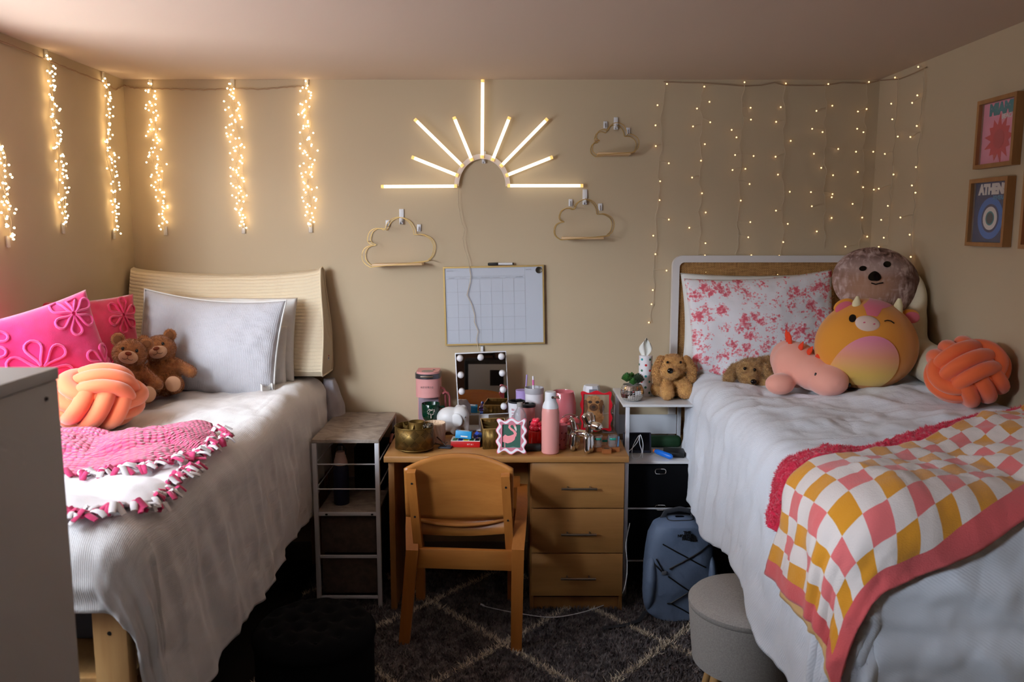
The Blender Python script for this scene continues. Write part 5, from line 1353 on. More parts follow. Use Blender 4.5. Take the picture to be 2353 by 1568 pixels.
# coffee maker
cmk = thing('coffee_maker', 'slim blush pink coffee maker at the back left of the desk', 'coffee maker', (-.420, 4.055, ZT))
def stadium(w, d0, d1, n=24):   # rounded front, square back (xy)
    return [(w/2*cos(a), -d0+d0*0-(w/2)*sin(a)*.8) for a in (pi*k/n for k in range(n+1))]+[(-w/2, d1), (w/2, d1)]
MB().prism(stadium(.112, 0.03, .10), 0, .020, 'z').part('base', M_PINKAPP, cmk); MB().lathe([(0, .02), (.045, .02), (.045, .060), (0, .060)], 32, (.02, -.068, 0)).part('cup_stand', M_PINKAPP, cmk)
MB().box((0, .058, .10), (.108, .085, .18), .008).part('column', M_PINKAPP, cmk)
MB().prism(stadium(.120, 0, .10), .168, .262, 'z').part('brew_head', M_PINKAPP, cmk)
MB().prism(stadium(.126, 0, .06), .262, .286, 'z').part('handle_band', M_GREYMET, cmk)
MB().tube([(-.030, -.054, .276), (-.015, -.0575, .276), (.015, -.0575, .276), (.030, -.054, .276)], .004, 8).part('lift_grip', M_STEEL, cmk)
MB().prism(stadium(.112, 0, .095), .286, .296, 'z').part('lid', M_PINKAPP, cmk)
MB().lathe([(0, 0), (.030, 0), (.030, .0015), (0, .0015)], 28, (0, -.008, .296)).part('button_disc', mat('brew_grey', (150, 132, 124), .4), cmk)
MB().lathe([(0, 0), (.006, 0), (.006, .002), (0, .002)], 14, (.028, .03, .296)).part('small_button', M_GREYMET, cmk)
MB().box((0, .014, .10), (.1, .005, .15), .002).part('tank_window', mat('lilac_grey_panel', (150, 128, 140), .25), cmk)
text('brand_text', 'KEURIG', .0135, mat('grey_print_letter', (140, 118, 120), .5), cmk, T(0, -.0498, .222) @ FACE, ext=.0008, space=1.5)
# pink holder arms beside it
hp = thing('cup_holder', 'translucent dusty pink plastic holder with two curved arms beside the coffee maker', 'holder', (-.335, 4.085, ZT))
for x0, dy, h in ((0, 0, .205), (.022, -.01, .185)):
    MB().tube([(x0+.0, dy, 0), (x0, dy, h*.6), (x0-.001, dy, h-.02), (x0-.008, dy-.004, h-.004), (x0-.024, dy-.008, h+.004), (x0-.036, dy-.01, h-.006)], [.009, .009, .009, .009, .008, .006], 10, flat=.6).part('curved_arm', M_PINKDK, hp)
MB().box((.008, -.005, .004), (.06, .05, .008), .003).part('foot_plate', M_PINKDK, hp)

# green mug
mg = thing('coffee_mug', 'dark green mug with a white tree mark in front of the coffee maker', 'mug', (-.40, 3.985, ZT+.0605))
MB().lathe([(0, 0), (.030, 0), (.036, .006), (.044, .03), (.0455, .085), (.044, .087), (.0425, .085), (.041, .03), (.03, .010), (0, .008)], 40).part('mug_body', M_CERGREEN, mg)
MB().tube([(.043, 0, .068), (.062, 0, .070), (.070, 0, .055), (.066, 0, .035), (.043, 0, .026)], .005, 10, flat=1.3).part('handle', M_CERGREEN, mg)
rd = random.Random(5); m = MB()
for k in range(46):
    a = rd.uniform(-.38, .38); z = .052+rd.uniform(-.018, .018)*(1-abs(a)); rr_ = .0455; L = rd.uniform(.002, .006)
    m.box((0, 0, 0), (L, .0006, .0014), M=T(rr_*sin(a+.1), -rr_*cos(a+.1), z) @ R(0, rd.uniform(0, 180), 0))
m.box((0, 0, 0), (.003, .0008, .018), M=T(.0456*sin(.1), -.0456*cos(.1), .03))
m.part('tree_mark', M_OFFW, mg)

# round gold turning organizer
go = thing('desk_organizer', 'round gold pierced organizer with divided compartments at the left front of the desk', 'organizer', (-.445, 3.662, ZT), 'gold pierced desk organizers')
MB().lathe([(0, 0), (.062, 0), (.064, .004), (.064, .010), (0, .011)], 40).part('turntable', M_BRASSD, go)
m = MB(); m.grid(lambda u, v: Vector((.0865*cos(2*pi*u), .0865*sin(2*pi*u), .014+.098*v)), 64, 2); m.part('pierced_wall', M_PIERCE, go, solid=.002)
MB().lathe([(0, .013), (.087, .013), (.0885, .015), (.087, .018), (0, .018)], 48).part('bottom', M_BRASSD, go)
MB().tube([(.087*cos(2*pi*k/48), .087*sin(2*pi*k/48), .113) for k in range(48)], .0022, 8, closed=True).part('rim', M_BRASSD, go)
m = MB(); m.grid(lambda u, v: Vector((.008+.036*cos(2*pi*u), .028+.036*sin(2*pi*u), .018+.108*v)), 40, 2); m.part('centre_cup', M_BRASSD, go, solid=.002)
for a in (200, 262, 320, 20, 140):
    a = radians(a); c0 = Vector((.008+.036*cos(a), .028+.036*sin(a), 0))
    e = Vector((.086*cos(a-.1), .086*sin(a-.1), 0)); m = MB()
    m.grid(lambda u, v: Vector((c0.x+(e.x-c0.x)*u, c0.y+(e.y-c0.y)*u, .018+v*(.100-.02*sin(pi*u)))), 6, 2); m.part('divider', M_BRASSD, go, solid=.0016)
rd = random.Random(8)
sc = thing('hair_scrunchie', 'dark speckled scrunchie lying in the round gold organizer', 'hair tie', (-.385, 3.68, ZT+.103))
MB().tube([(.020*cos(2*pi*k/20), .016*sin(2*pi*k/20), .004*sin(k*1.9)+.006) for k in range(20)], [.007+.002*sin(k*2.7) for k in range(20)], 8, closed=True).part('band', mat('speckled_fabric', (44, 34, 26), .8, c2=(190, 170, 140), ns=160, amt=(.5, .62)), sc)

# cream ribbed candle cup
M_CREAMCUP = mat('cream_ceramic', (226, 196, 166), .5)
cc = thing('candle_cup', 'cream ribbed cup behind the round gold organizer', 'cup', (-.365, 3.80, ZT))
m = MB(); m.grid(lambda u, v: Vector(((.047+.003*v+.0010*sin(40*pi*u+10*v))*cos(2*pi*u), (.047+.003*v+.0010*sin(40*pi*u+10*v))*sin(2*pi*u), .095*v)), 160, 12, closeu=True); m.part('ribbed_wall', M_CREAMCUP, cc, ang=180, solid=.003)
MB().lathe([(0, .0), (.046, 0), (.046, .004), (0, .004)], 32).part('cup_bottom', M_CREAMCUP, cc)
MB().lathe([(0, .078), (.046, .078), (.046, .080), (0, .080)], 32).part('wax', mat('ivory_wax', (232, 212, 184), .5), cc)
q = MB().box((-.016, -.0, .0812), (.014, .02, .0015)).part('wax_sticker', mat('peach_sticker', (224, 150, 110), .6), cc)
# little dark easel stand
es = thing('display_stand', 'small dark folding stand with a navy foot right of the round gold organizer', 'stand', (-.305, 3.70, ZT))
MB().box((0, 0, .004), (.062, .05, .007), .003, M=R(0, 0, -12)).part('foot', mat('navy_foot', (34, 40, 58), .5), es)
MB().tube([(-.042, .01, .048), (.004, -.004, .008)], .003, 8).part('strut', mat('dark_walnut', (70, 44, 22), .5), es); MB().tube([(-.05, .0, .022), (-.012, .0, .009), (.006, .012, .022)], .0025, 8).part('strut', bpy.data.materials['dark_walnut'], es)

# white elephant coin bank
M_PORC = mat('white_porcelain', (226, 224, 224), .35)
el = thing('elephant_bank', 'white porcelain elephant coin bank in front of the vanity mirror', 'figurine', (-.287, 3.955, ZT))
me = blob('elephant_body', [('e', (-.016, 0, .066), (.058, .044, .050)), ('e', (-.018, 0, .040), (.057, .043, .040)), ('e', (.028, -.002, .076), (.042, .040, .044)), ('e', (.036, 0, .05), (.03, .034, .034)), ('c', (.052, -.002, .066), (.058, -.004, .008), .018, .012),
   ('c', (-.052, -.020, .03), (-.052, -.020, .010), .021, .021), ('c', (-.052, .020, .03), (-.052, .020, .010), .021, .021), ('c', (.010, -.020, .03), (.010, -.020, .010), .021, .021), ('c', (.010, .020, .03), (.010, .020, .010), .021, .021), ('e', (.045, .012, .112), (.014, .008, .011)), ('e', (.02, .012, .116), (.012, .008, .009))], .0045, M_PORC, 6)
me.transform(Matrix.Diagonal((1.12, 1.1, 1.08, 1))); zmn = min(v.co.z for v in me.vertices); me.transform(T(0, 0, -zmn)); link('elephant_body', me, el)
MB().ell((.020, -.046, .080), (.027, .006, .034), R(0, -12, -10), 20, 12).part('ear', M_PORC, el); MB().ell((.012, .045, .082), (.026, .006, .031), R(0, -12, 14), 20, 12).part('ear', M_PORC, el)
MB().ell((.060, -.036, .092), (.0032, .003, .0042)).part('eye', M_GREYMET, el)

# vanity mirror
vm = thing('vanity_mirror', 'white framed vanity mirror with round bulbs leaning at the back of the desk', 'mirror', (-.142, 4.05, ZT))
VM = T(-.0, .0, .075) @ R(-1, -2.6, 0)
W2, H2 = .256, .318
MB().box((0, .0, H2/2), (W2, .016, H2), .003).part('mirror_frame', M_WHITEPL, vm, M=VM)
M_MIRROR = mat('mirror_glass', (230, 226, 224), .015, 1)
MB().box((0, -.0085, H2/2), (W2-.010, .002, H2-.010)).part('mirror_glass', M_MIRROR, vm, M=VM)
M_BULB = mat('frosted_bulb', (238, 236, 240), .25, coat=.5)
BX = (-.100, .100)
bulbs = [(-.103, .292), (0, .292), (.103, .292), (-.103, .208), (.103, .208), (-.103, .125), (.103, .125), (-.103, .04), (.103, .04)]
for x, z in bulbs: MB().ell((x, -.018, z), .0165, None, 20, 14).part('bulb', M_BULB, vm, M=VM)
MB().box((.0, .01, .05), (.05, .012, .10), .002).part('stand_post', M_WHITEPL, vm); MB().box((0, .01, .004), (.20, .11, .008), .003).part('stand_base', M_WHITEPL, vm)

# red game box with small boxes on it
M_REDBOX = mat('red_box', (196, 24, 26), .4)
gb = thing('game_box', 'flat red game box beside the square gold organizer', 'box', (-.213, 3.745, ZT))
GM = R(0, 0, -3)
MB().box((0, 0, .014), (.135, .085, .028), .001).part('box_base', M_REDBOX, gb, M=GM)
lid = MB().box((0, 0, .0295), (.135, .085, .003)).part('box_lid', mat('white_card', (224, 222, 214), .5), gb, M=GM)
for i, (cname, c) in enumerate((('green_print', (40, 110, 50)), ('royal_blue_print', (34, 66, 150)), ('yellow_print', (232, 196, 40)), ('green_print', 0), ('black_print', (22, 22, 24)))):
    mm_ = bpy.data.materials.get(cname) or mat(cname, c, .5)
    MB().box((-.05+.026*i, -.018, .0313), (.020, .045, .0006)).part('lid_print', mm_, lid, M=GM)
text('box_text', 'BIT & I', .010, M_OFFW, gb, GM @ T(.022, -.0429, .014) @ FACE, ext=.0003, label='white printed lettering')
bb = thing('card_box', 'small bright blue card box lying on the red game box', 'box', (-.225, 3.735, ZT+.0318))
BM = R(-8, 4, -4)
M_SKYBOX = mat('sky_blue_card', (40, 150, 208), .45)
MB().box((0, 0, .021), (.074, .045, .034), .001).part('card_sleeve', M_SKYBOX, bb, M=BM)
MB().box((0, -.004, .0385), (.05, .018, .0008)).part('white_print', bpy.data.materials['white_card'], bb, M=BM)
MB().box((.004, -.0228, .014), (.032, .0006, .006)).part('white_print', bpy.data.materials['white_card'], bb, M=BM)
gl = thing('glass_vial', 'small violet glass vial standing on the right end of the red game box', 'vial', (-.168, 3.735, ZT+.032))
M_VIOLET = mat('violet_glass', (96, 80, 170), .05, trans=.9, ior=1.4); M_CLEAR = mat('clear_glass', (236, 240, 244), .02, trans=.8, ior=1.3, alpha=.4)
GVM = T(0, 0, .012) @ R(62, 0, 8)
MB().lathe([(0, 0), (.012, 0), (.013, .003), (.013, .012), (.011, .03), (.007, .038), (.007, .05), (0, .05)], 24).part('vial_body', M_VIOLET, gl, M=GVM)
MB().lathe([(0, .05), (.008, .05), (.008, .064), (0, .064)], 20).part('cap', mat('blue_cap', (50, 80, 180), .4), gl, M=GVM)
sb = MB().box((-.155, 3.79, ZT+.022), (.03, .05, .044), .002).solo('blue_packet', mat('bright_blue_packet', (44, 92, 190), .45), 'bright blue packet behind the glass vial and red game box', 'box', loc=(-.155, 3.79, ZT), W=True)

# square gold organizer
g2 = thing('desk_organizer', 'rectangular gold pierced organizer with three compartments beside the flamingo frame', 'organizer', (-.085, 3.775, ZT), 'gold pierced desk organizers')
ow, od, oh = .112, .21, .092
GM2 = R(0, 0, 5)
for (x, y, w_, d_) in ((0, -od/2, ow, .002), (0, od/2, ow, .002), (-ow/2, 0, .002, od), (ow/2, 0, .002, od)):
    m = MB()
    if w_ > d_: m.grid(lambda u, v: Vector((x+(u-.5)*w_, y, .003+v*oh)), 2, 2); m.uv = [(u*.5, v) for u, v in m.uv]
    else: m.grid(lambda u, v: Vector((x, y+(u-.5)*d_, .003+v*oh)), 2, 2); m.uv = [(u*.75, v) for u, v in m.uv]
    m.part('pierced_wall', M_PIERCE, g2, M=GM2, solid=.002)
MB().box((0, 0, .002), (ow, od, .003)).part('bottom', M_BRASSD, g2, M=GM2)
for y in (-.035, .035): MB().box((0, y, .048), (ow-.004, .0016, .09)).part('divider', M_BRASSD, g2, M=GM2)
MB().tube([(-ow/2, -od/2, oh+.003), (ow/2, -od/2, oh+.003), (ow/2, od/2, oh+.003), (-ow/2, od/2, oh+.003)], .0022, 6, closed=True).part('rim', M_GOLD, g2, M=GM2)

# wavy flamingo frame
def wavy(w, h, nx, nz, amp, r=.0, per=20):
    P = []
    tot = [(-w/2, -h/2, w, 0, nx, 0, -1), (w/2, -h/2, 0, h, nz, 1, 0), (w/2, h/2, -w, 0, nx, 0, 1), (-w/2, h/2, 0, -h, nz, -1, 0)]
    for x0, z0, dx, dz_, n_, ox, oz in tot:
        for i in range(per):
            t = i/per; o = amp*cos(2*pi*t*n_)*1.0
            P.append((x0+dx*t+ox*o, z0+dz_*t+oz*o))
    for _ in range(2): P = [tuple((P[i-1][q]+2*P[i][q]+P[(i+1) % len(P)][q])/4 for q in (0, 1)) for i in range(len(P))]
    return P
def inner_rect(w, h, per=20):
    return [(-w/2+w*i/per, -h/2) for i in range(per)]+[(w/2, -h/2+h*i/per) for i in range(per)]+[(w/2-w*i/per, h/2) for i in range(per)]+[(-w/2, h/2-h*i/per) for i in range(per)]
M_FPINK = mat('glossy_pink_enamel', (238, 122, 146), .3); M_FWHITE = mat('glossy_white_enamel', (240, 236, 240), .3); M_FROSE = mat('dusty_rose_enamel', (204, 120, 136), .35)
ff = thing('photo_frame', 'pink and white wavy photo frame with a flamingo picture at the desk front', 'photo frame', (-.002, 3.585, ZT), 'wavy photo frames')
FMt = R(0, 0, -5) @ T(0, 0, .084) @ R(-12)
fw, fh = .128, .148
MB().frame(wavy(fw, fh, 2.0, 3.0, .0095), inner_rect(fw-.045, fh-.045), -.012, 0).part('frame', M_FPINK, ff, M=FMt, ang=60)
a_ = wavy(fw-.006, fh-.006, 2, 3, .0092); b_ = wavy(fw-.026, fh-.026, 2, 3, .0092)
MB().frame(a_, b_, -.0135, -.011).part('white_wave', M_FWHITE, ff, M=FMt, ang=60)
MB().frame(wavy(fw-.028, fh-.028, 2, 3, .0090), inner_rect(fw-.046, fh-.046), -.0128, -.011).part('rose_wave', M_FROSE, ff, M=FMt, ang=60)
q = MB().box((0, -.004, 0), (fw-.044, .004, fh-.044)).part('picture_sheet', mat('forest_green_print', (34, 84, 66), .5), ff, M=FMt)
M_FLAM = mat('flamingo_pink_print', (244, 146, 150), .5)
s_ = .00205  # metres per unit of the little drawing
def fl(P): return [(x*s_, z*s_) for x, z in P]
m = MB()
m.prism(fl([(-19, -2), (-14, 3), (-8, 0), (-2, 1), (5, 4), (9, 0), (7, -8), (1, -13), (-8, -16), (-14, -14), (-19, -13)]), -.0068, -.0062)
nk = [(7, 0), (8.5, 6), (5, 11), (-1, 15), (-5, 19), (-4, 24), (1, 26.5), (6, 24), (8, 19)]
L = []; Rr_ = []
for i in range(len(nk)):
    a, b = nk[max(0, i-1)], nk[min(len(nk)-1, i+1)]; d = Vector((b[0]-a[0], b[1]-a[1])).normalized(); w_ = 3.2 if i < 2 else 2.4
    L.append((nk[i][0]-d.y*w_, nk[i][1]+d.x*w_)); Rr_.append((nk[i][0]+d.y*w_, nk[i][1]-d.x*w_))
m.add([(x*s_, -.0069, z*s_) for x, z in L]+[(x*s_, -.0069, z*s_) for x, z in Rr_], [(i, i+1, len(L)+i+1, len(L)+i) for i in range(len(L)-1)])
m.prism(fl([(-15, -14), (-13.6, -14), (-13, -30), (-14.4, -30)]), -.0068, -.0062)
m.part('printed_flamingo', M_FLAM, q, M=FMt, smooth=False)
MB().prism(fl([(6, 20), (10, 20), (11.5, 14), (10, 9), (8.6, 13), (6.5, 16)]), -.0072, -.0066).part('printed_beak', M_OFFW, q, M=FMt, smooth=False)
MB().prism(fl([(-16, -31), (19, -31), (19, -25), (4, -23), (-12, -26)]), -.0066, -.0061).part('printed_water', mat('grey_green_print', (112, 146, 136), .5), q, M=FMt, smooth=False)
MB().box((0, .03, .045), (.03, .003, .10), M=R(18)).part('back_strut', M_FROSE, ff)

# pink bottle with white cap
M_BOTPINK = mat('matte_pink_steel', (224, 152, 144), .4); M_CAPW = mat('matte_white_cap', (222, 220, 224), .45)
pb = thing('water_bottle', 'tall pink water bottle with white cap standing in the middle of the desk front', 'bottle', (.172, 3.612, ZT))
MB().lathe([(0, 0), (.035, 0), (.039, .004), (.0395, .01), (.0395, .185), (.037, .203), (.0355, .208), (0, .208)], 48).part('bottle_body', M_BOTPINK, pb)
MB().lathe([(0, .207), (.0365, .207), (.036, .214), (.032, .226), (.0265, .236), (.0255, .246), (.0255, .274), (.0235, .280), (0, .281)], 48).part('cap', M_CAPW, pb)
MB().tube([(.012, -.024, .258), (.026, -.018, .256), (.036, .0, .250), (.03, .018, .254)], .008, 8, flat=.35).part('strap_loop', mat('dusty_strap', (196, 146, 132), .6), pb)
MB().lathe([(0, 0), (.0065, 0), (.006, .002), (0, .003)], 16).part('strap_rivet', M_STEEL, pb, M=T(.008, -.027, .259) @ R(90))
# clear bottle
wb_ = thing('water_bottle', 'clear plastic water bottle behind the flamingo frame', 'bottle', (.036, 3.72, ZT))
MB().lathe([(0, 0), (.028, 0), (.031, .004), (.031, .05), (.029, .055), (.031, .06), (.031, .145), (.028, .158), (.018, .176), (.0125, .185), (.0125, .192), (.0112, .192), (.0112, .184), (.0165, .175), (.0265, .157), (.0295, .144), (.0295, .006), (0, .004)], 40).part('bottle_body', M_CLEAR, wb_)
MB().lathe([(0, .188), (.0135, .188), (.0135, .208), (0, .209)], 24).part('cap', mat('frosted_grey_cap', (150, 146, 142), .5), wb_)
m = MB(); m.grid(lambda u, v: Vector((.0313*cos(pi*(1.2+u*.75)), .0313*sin(pi*(1.2+u*.75)), .065+.045*v)), 16, 2); q = m.part('label_band', mat('clear_label', (196, 190, 186), .4, alpha=.45), wb_)
for z, tt in ((.10, 'SPRING'), (.085, 'WATER')): pass
# white tumbler with black lid and letters
wt_ = thing('travel_tumbler', 'white tumbler with black lid and pink upright letters', 'tumbler', (.022, 3.82, ZT))
MB().lathe([(0, 0), (.030, 0), (.031, .003), (.039, .187), (.039, .190), (0, .190)], 40).part('tumbler_body', M_CAPW, wt_)
MB().lathe([(0, .188), (.0405, .188), (.0405, .195), (.036, .196), (.034, .190), (0, .190)], 40).part('lid', M_BLACK, wt_); MB().box((.01, 0, .198), (.03, .018, .010), .004, M=R(0, 0, 15)).part('sip_slider', M_BLACK, wt_)
for k, l_ in enumerate('DDIE'):
    text('printed_letter', l_, .021, mat('rose_letter', (206, 110, 126), .5) if 'rose_letter' not in bpy.data.materials else bpy.data.materials['rose_letter'], wt_, T(-.016, -.0338-.0004*k, .110+.0165*k) @ R(-2.6) @ FACE @ R(0, 0, 90), ext=.0015, sx=1.0)
# pink tumbler with black lid
pt = thing('travel_tumbler', 'dusty pink tumbler with black lid behind the clear bottle', 'tumbler', (.073, 3.80, ZT+.0))
MB().lathe([(0, 0), (.030, 0), (.031, .003), (.036, .165), (.036, .175), (0, .175)], 40).part('tumbler_body', mat('rosewood_enamel', (206, 132, 128), .35), pt)
MB().lathe([(0, .172), (.0385, .172), (.0385, .184), (.034, .185), (.032, .178), (0, .178)], 40).part('lid', M_BLACK, pt); MB().box((.012, -.037, .085), (.010, .004, .05), .002, M=R(0, 0, 20)).part('black_stripe', M_BLACK, pt)
# big white tumbler with straws, lilac tumbler
bt2 = thing('straw_tumbler', 'large white to pink tumbler with a straw at the back of the desk', 'tumbler', (.108, 3.945, ZT))
N = NT('white_pink_fade'); N.color(N.ramp(N.n('ShaderNodeSeparateXYZ', {0: N.coord('Object')}).outputs['Z'], [(.02, (226, 160, 160)), (.10, (224, 206, 208)), (.15, (226, 222, 226))])); N.b.inputs['Roughness'].default_value = .4
MB().lathe([(0, 0), (.036, 0), (.038, .004), (.044, .205), (.044, .208), (0, .208)], 44).part('tumbler_body', N.m, bt2)
MB().lathe([(0, .206), (.046, .206), (.0475, .224), (.046, .235), (.043, .235), (.042, .223), (0, .222)], 44).part('lid', mat('grey_white_lid', (176, 172, 176), .4), bt2)
MB().tube([(-.004, -.012, .22), (-.006, -.012, .292)], .0048, 10).part('straw', M_FWHITE, bt2); MB().tube([(-.0048, -.012, .248), (-.0055, -.012, .274)], .0051, 10).part('straw_band', mat('pink_straw_band', (224, 110, 170), .5), bt2)
lt = thing('straw_tumbler', 'slim lilac tumbler with a lilac straw behind the large white tumbler', 'tumbler', (.052, 4.03, ZT))
M_LILAC = mat('lilac_plastic', (176, 150, 206), .4)
MB().lathe([(0, 0), (.031, 0), (.033, .185), (.034, .205), (0, .205)], 36).part('tumbler_body', M_LILAC, lt); MB().tube([(.016, 0, .203), (.022, 0, .282)], .0038, 8).part('straw', M_LILAC, lt)
# red candle with bubble lid
rc = thing('candle_jar', 'red glass candle jar with glossy red bubble stopper beside the pink bottle', 'candle', (.112, 3.70, ZT))
MB().lathe([(0, 0), (.034, 0), (.036, .004), (.036, .080), (.034, .083), (0, .083)], 40).part('jar', mat('red_glass', (222, 24, 14), .06, coat=.6, trans=.35), rc)
m = MB(); rd = random.Random(4)
for z, rr_, n_ in ((.094, .021, 7), (.112, .017, 6), (.126, .008, 3)):
    for k in range(n_): a = 2*pi*k/n_+z*40; m.ell((rr_*cos(a), rr_*sin(a), z), .013, None, 12, 8)
m.ell((0, 0, .108), (.02, .02, .024)); m.part('bubble_stopper', mat('raspberry_glass', (232, 40, 70), .06, coat=.8), rc)
MB().tube([(-.035, 3.638-3.638, .0), (.038, .004, .0)], .017, 24).solo('black_cylinder', mat('charcoal_plastic', (34, 34, 36), .45), 'small black cylinder lying on the desk between the flamingo frame and pink bottle', 'cylinder', loc=(.092, 3.640, ZT+.0172))
# pink hurricane vase
va = thing('glass_vase', 'large frosted pink glass vase at the back of the desk', 'vase', (.250, 3.97, ZT))
MB().lathe([(0, 0), (.042, 0), (.046, .005), (.058, .06), (.066, .11), (.064, .155), (.055, .205), (.053, .210), (.0515, .205), (.060, .155), (.062, .11), (.054, .05), (.042, .009), (0, .008)], 48).part('vase_body', mat('frosted_pink_glass', (240, 130, 136), .18, trans=.35, coat=.7), va)
# alarm clock
ac = thing('alarm_clock', 'pink twin bell alarm clock behind the chrome balloon dog', 'clock', (.272, 3.775, ZT))
M_CLKPINK = mat('coral_pink_enamel', (236, 104, 108), .25)
MB().lathe([(0, -.025), (.042, -.025), (.045, -.02), (.045, .02), (.042, .025), (0, .025)], 44).part('clock_case', M_CLKPINK, ac, M=T(0, 0, .058) @ R(90))
MB().lathe([(0, 0), (.036, 0), (.036, .001), (0, .001)], 40).part('dial', mat('pale_dial', (206, 196, 188), .5), ac, M=T(0, -.026, .058) @ R(90))
for s in (-1, 1):
    q = MB().lathe([(.021, 0), (.020, .008), (.014, .016), (0, .020)], 24).part('bell', M_CLKPINK, ac, M=T(s*.026, 0, .104) @ R(0, s*24)); MB().ell((s*.034, 0, .127), .0035).part('bell_tip', M_CHROME, q)
    MB().tube([(s*.028, 0, .02), (s*.036, -.004, 0)], .005, 10).part('foot', M_CHROME, ac)
MB().tube([(-.030, 0, .122), (-.026, 0, .134), (0, 0, .141), (.026, 0, .134), (.030, 0, .122)], .002, 8).part('handle', M_CHROME, ac); MB().box((0, 0, .118), (.010, .006, .008), .002).part('hammer', M_CHROME, ac)
# spotted pink cup
sp_c = thing('spotted_cup', 'small pink cup with dark spots between the pink bottle and the balloon dog', 'cup', (.226, 3.69, ZT))
MB().lathe([(0, 0), (.024, 0), (.026, .003), (.0285, .100), (.0285, .112), (.0265, .112), (.026, .09), (0, .09)], 36).part('cup_body', mat('rosy_enamel', (226, 128, 136), .35), sp_c)
m = MB()
for k, (a, z) in enumerate(((-1.2, .03), (-.35, .022), (.4, .045), (-.75, .07), (.05, .078), (.8, .02), (-.1, .05), (.75, .075))):
    r_ = .0268+.0022*z/.1; m.ell((r_*sin(a), -r_*cos(a), z), (.0042, .0042, .0042))
m.part('spots', mat('plum_spot', (150, 44, 58), .4), sp_c)
# keys / silver brush hidden behind
sk = thing('silver_brush', 'small silver bristle brush standing behind the balloon dog tail', 'brush', (.262, 3.725, ZT))
m = MB(); rd = random.Random(3)
for k in range(40): a = rd.uniform(0, 2*pi); r_ = rd.uniform(.2, 1); m.tube([(0, 0, .05), (.022*r_*cos(a), .014*r_*sin(a), .092)], .0008, 4)
m.part('bristles', M_CHROME, sk); MB().tube([(0, 0, 0), (0, 0, .055)], .006, 10).part('grip', M_CHROME, sk)
# chrome balloon dog
bdg = thing('balloon_dog', 'shiny chrome balloon dog figurine at the right front of the desk', 'figurine', (.318, 3.622, ZT))
BD = R(0, 0, -38)
def seg(p0, p1, r, n=14):
    m = MB(); P0, P1 = Vector(p0), Vector(p1); pts = []; rs = []
    for i in range(n+1):
        t = i/n; pts.append(P0.lerp(P1, t)); rs.append(max(.0008, 1.06*r*(1-abs(2*t-1)**4.5)**.5))
    return m.tube(pts, rs, 16)
body = MB()
for p0, p1, r in (((-.042, 0, .082), (.034, 0, .086), .0175), ((-.040, -.013, .088), (-.046, -.016, 0), .0155), ((-.040, .013, .088), (-.046, .016, 0), .0155), ((.030, -.013, .090), (.034, -.016, 0), .0155), ((.030, .013, .090), (.034, .016, 0), .0155),
                  ((.030, 0, .088), (.044, 0, .142), .0165), ((.040, 0, .132), (.098, 0, .128), .0185), ((.042, -.010, .134), (.018, -.022, .182), .0165), ((.042, .010, .134), (.020, .022, .184), .0165), ((-.040, 0, .086), (-.062, 0, .150), .0125)):
    body.join(seg(p0, p1, r))
body.ell((.099, 0, .129), .005); body.ell((-.063, 0, .153), .0055)
body.part('balloon_body', M_CHROME, bdg, M=BD, ang=180)
# red wavy frame with dog photo
rf = thing('photo_frame', 'red wavy photo frame with a brown dog photo at the right back of the desk', 'photo frame', (.415, 3.985, ZT), 'wavy photo frames')
RM = R(0, 0, -6) @ T(0, 0, .108) @ R(-8)
MB().frame(wavy(.150, .190, 2.0, 3.0, .0075), inner_rect(.125, .165), -.014, 0).part('frame', mat('red_enamel', (214, 22, 40), .3), rf, M=RM, ang=60)
q = MB().box((0, -.005, 0), (.127, .004, .167)).part('photo_sheet', mat('photo_floor', (170, 150, 122), .4, c2=(140, 120, 94), ns=4, scale=(9, 1, 1)), rf, M=RM)
M_PHDOG = mat('photo_brown_fur', (150, 98, 50), .5, c2=(196, 140, 84), ns=60); M_PHEAR = mat('photo_ear_fur', (122, 76, 36), .5, c2=(90, 54, 26), ns=50); M_PHDK = mat('photo_dark_fur', (60, 36, 18), .5)
def flat(P, d, name, m_, par, M): MB().prism(P, d, d+.0004).part(name, m_, par, M=M, smooth=False)
flat([(-.045, -.083), (-.05, -.03), (-.035, .0), (.03, .0), (.04, -.03), (.015, -.083)], -.0078, 'photo_dog_body', M_PHDOG, q, RM)
flat([(x+random.uniform(-.004, .004), z+random.uniform(-.004, .004)) for x, z in oval(-.013, .035, .046, .042, 0, 40)], -.0083, 'photo_dog_head', M_PHDOG, q, RM)
for x in (-.052, .026): flat([(a+random.uniform(-.003, .003), b) for a, b in oval(x, .022, .013, .034, 0, 24)], -.0086, 'photo_dog_ear', M_PHEAR, q, RM)
flat(oval(-.012, .018, .022, .018), -.0086, 'photo_dog_muzzle', M_PHEAR, q, RM)
for x in (-.030, .006): flat(oval(x, .044, .010, .007), -.0088, 'photo_dog_eye', M_PHDK, q, RM)
flat(oval(-.012, .020, .010, .008), -.0088, 'photo_dog_nose', M_PHDK, q, RM); flat([(-.03, -.08), (-.022, -.02), (-.004, -.02), (.0, -.08)], -.0082, 'photo_dog_chest', M_PHDK, q, RM)
MB().box((0, .045, .05), (.04, .003, .11), M=R(22)).part('back_strut', M_BLACK, rf)
# white jar with grey label behind it
wj = thing('white_canister', 'white faceted canister with grey label behind the red wavy frame', 'canister', (.402, 4.10, ZT+.0))
MB().lathe([(0, 0), (.042, 0), (.043, .20), (.038, .216), (.0, .219)], 8).part('canister_body', M_CAPW, wj, ang=20)
MB().box((.004, -.042, .185), (.040, .003, .034), .004).part('grey_label', mat('grey_label', (120, 122, 134), .5), wj); MB().box((.004, -.044, .180), (.012, .002, .012)).part('label_square', M_FWHITE, wj)
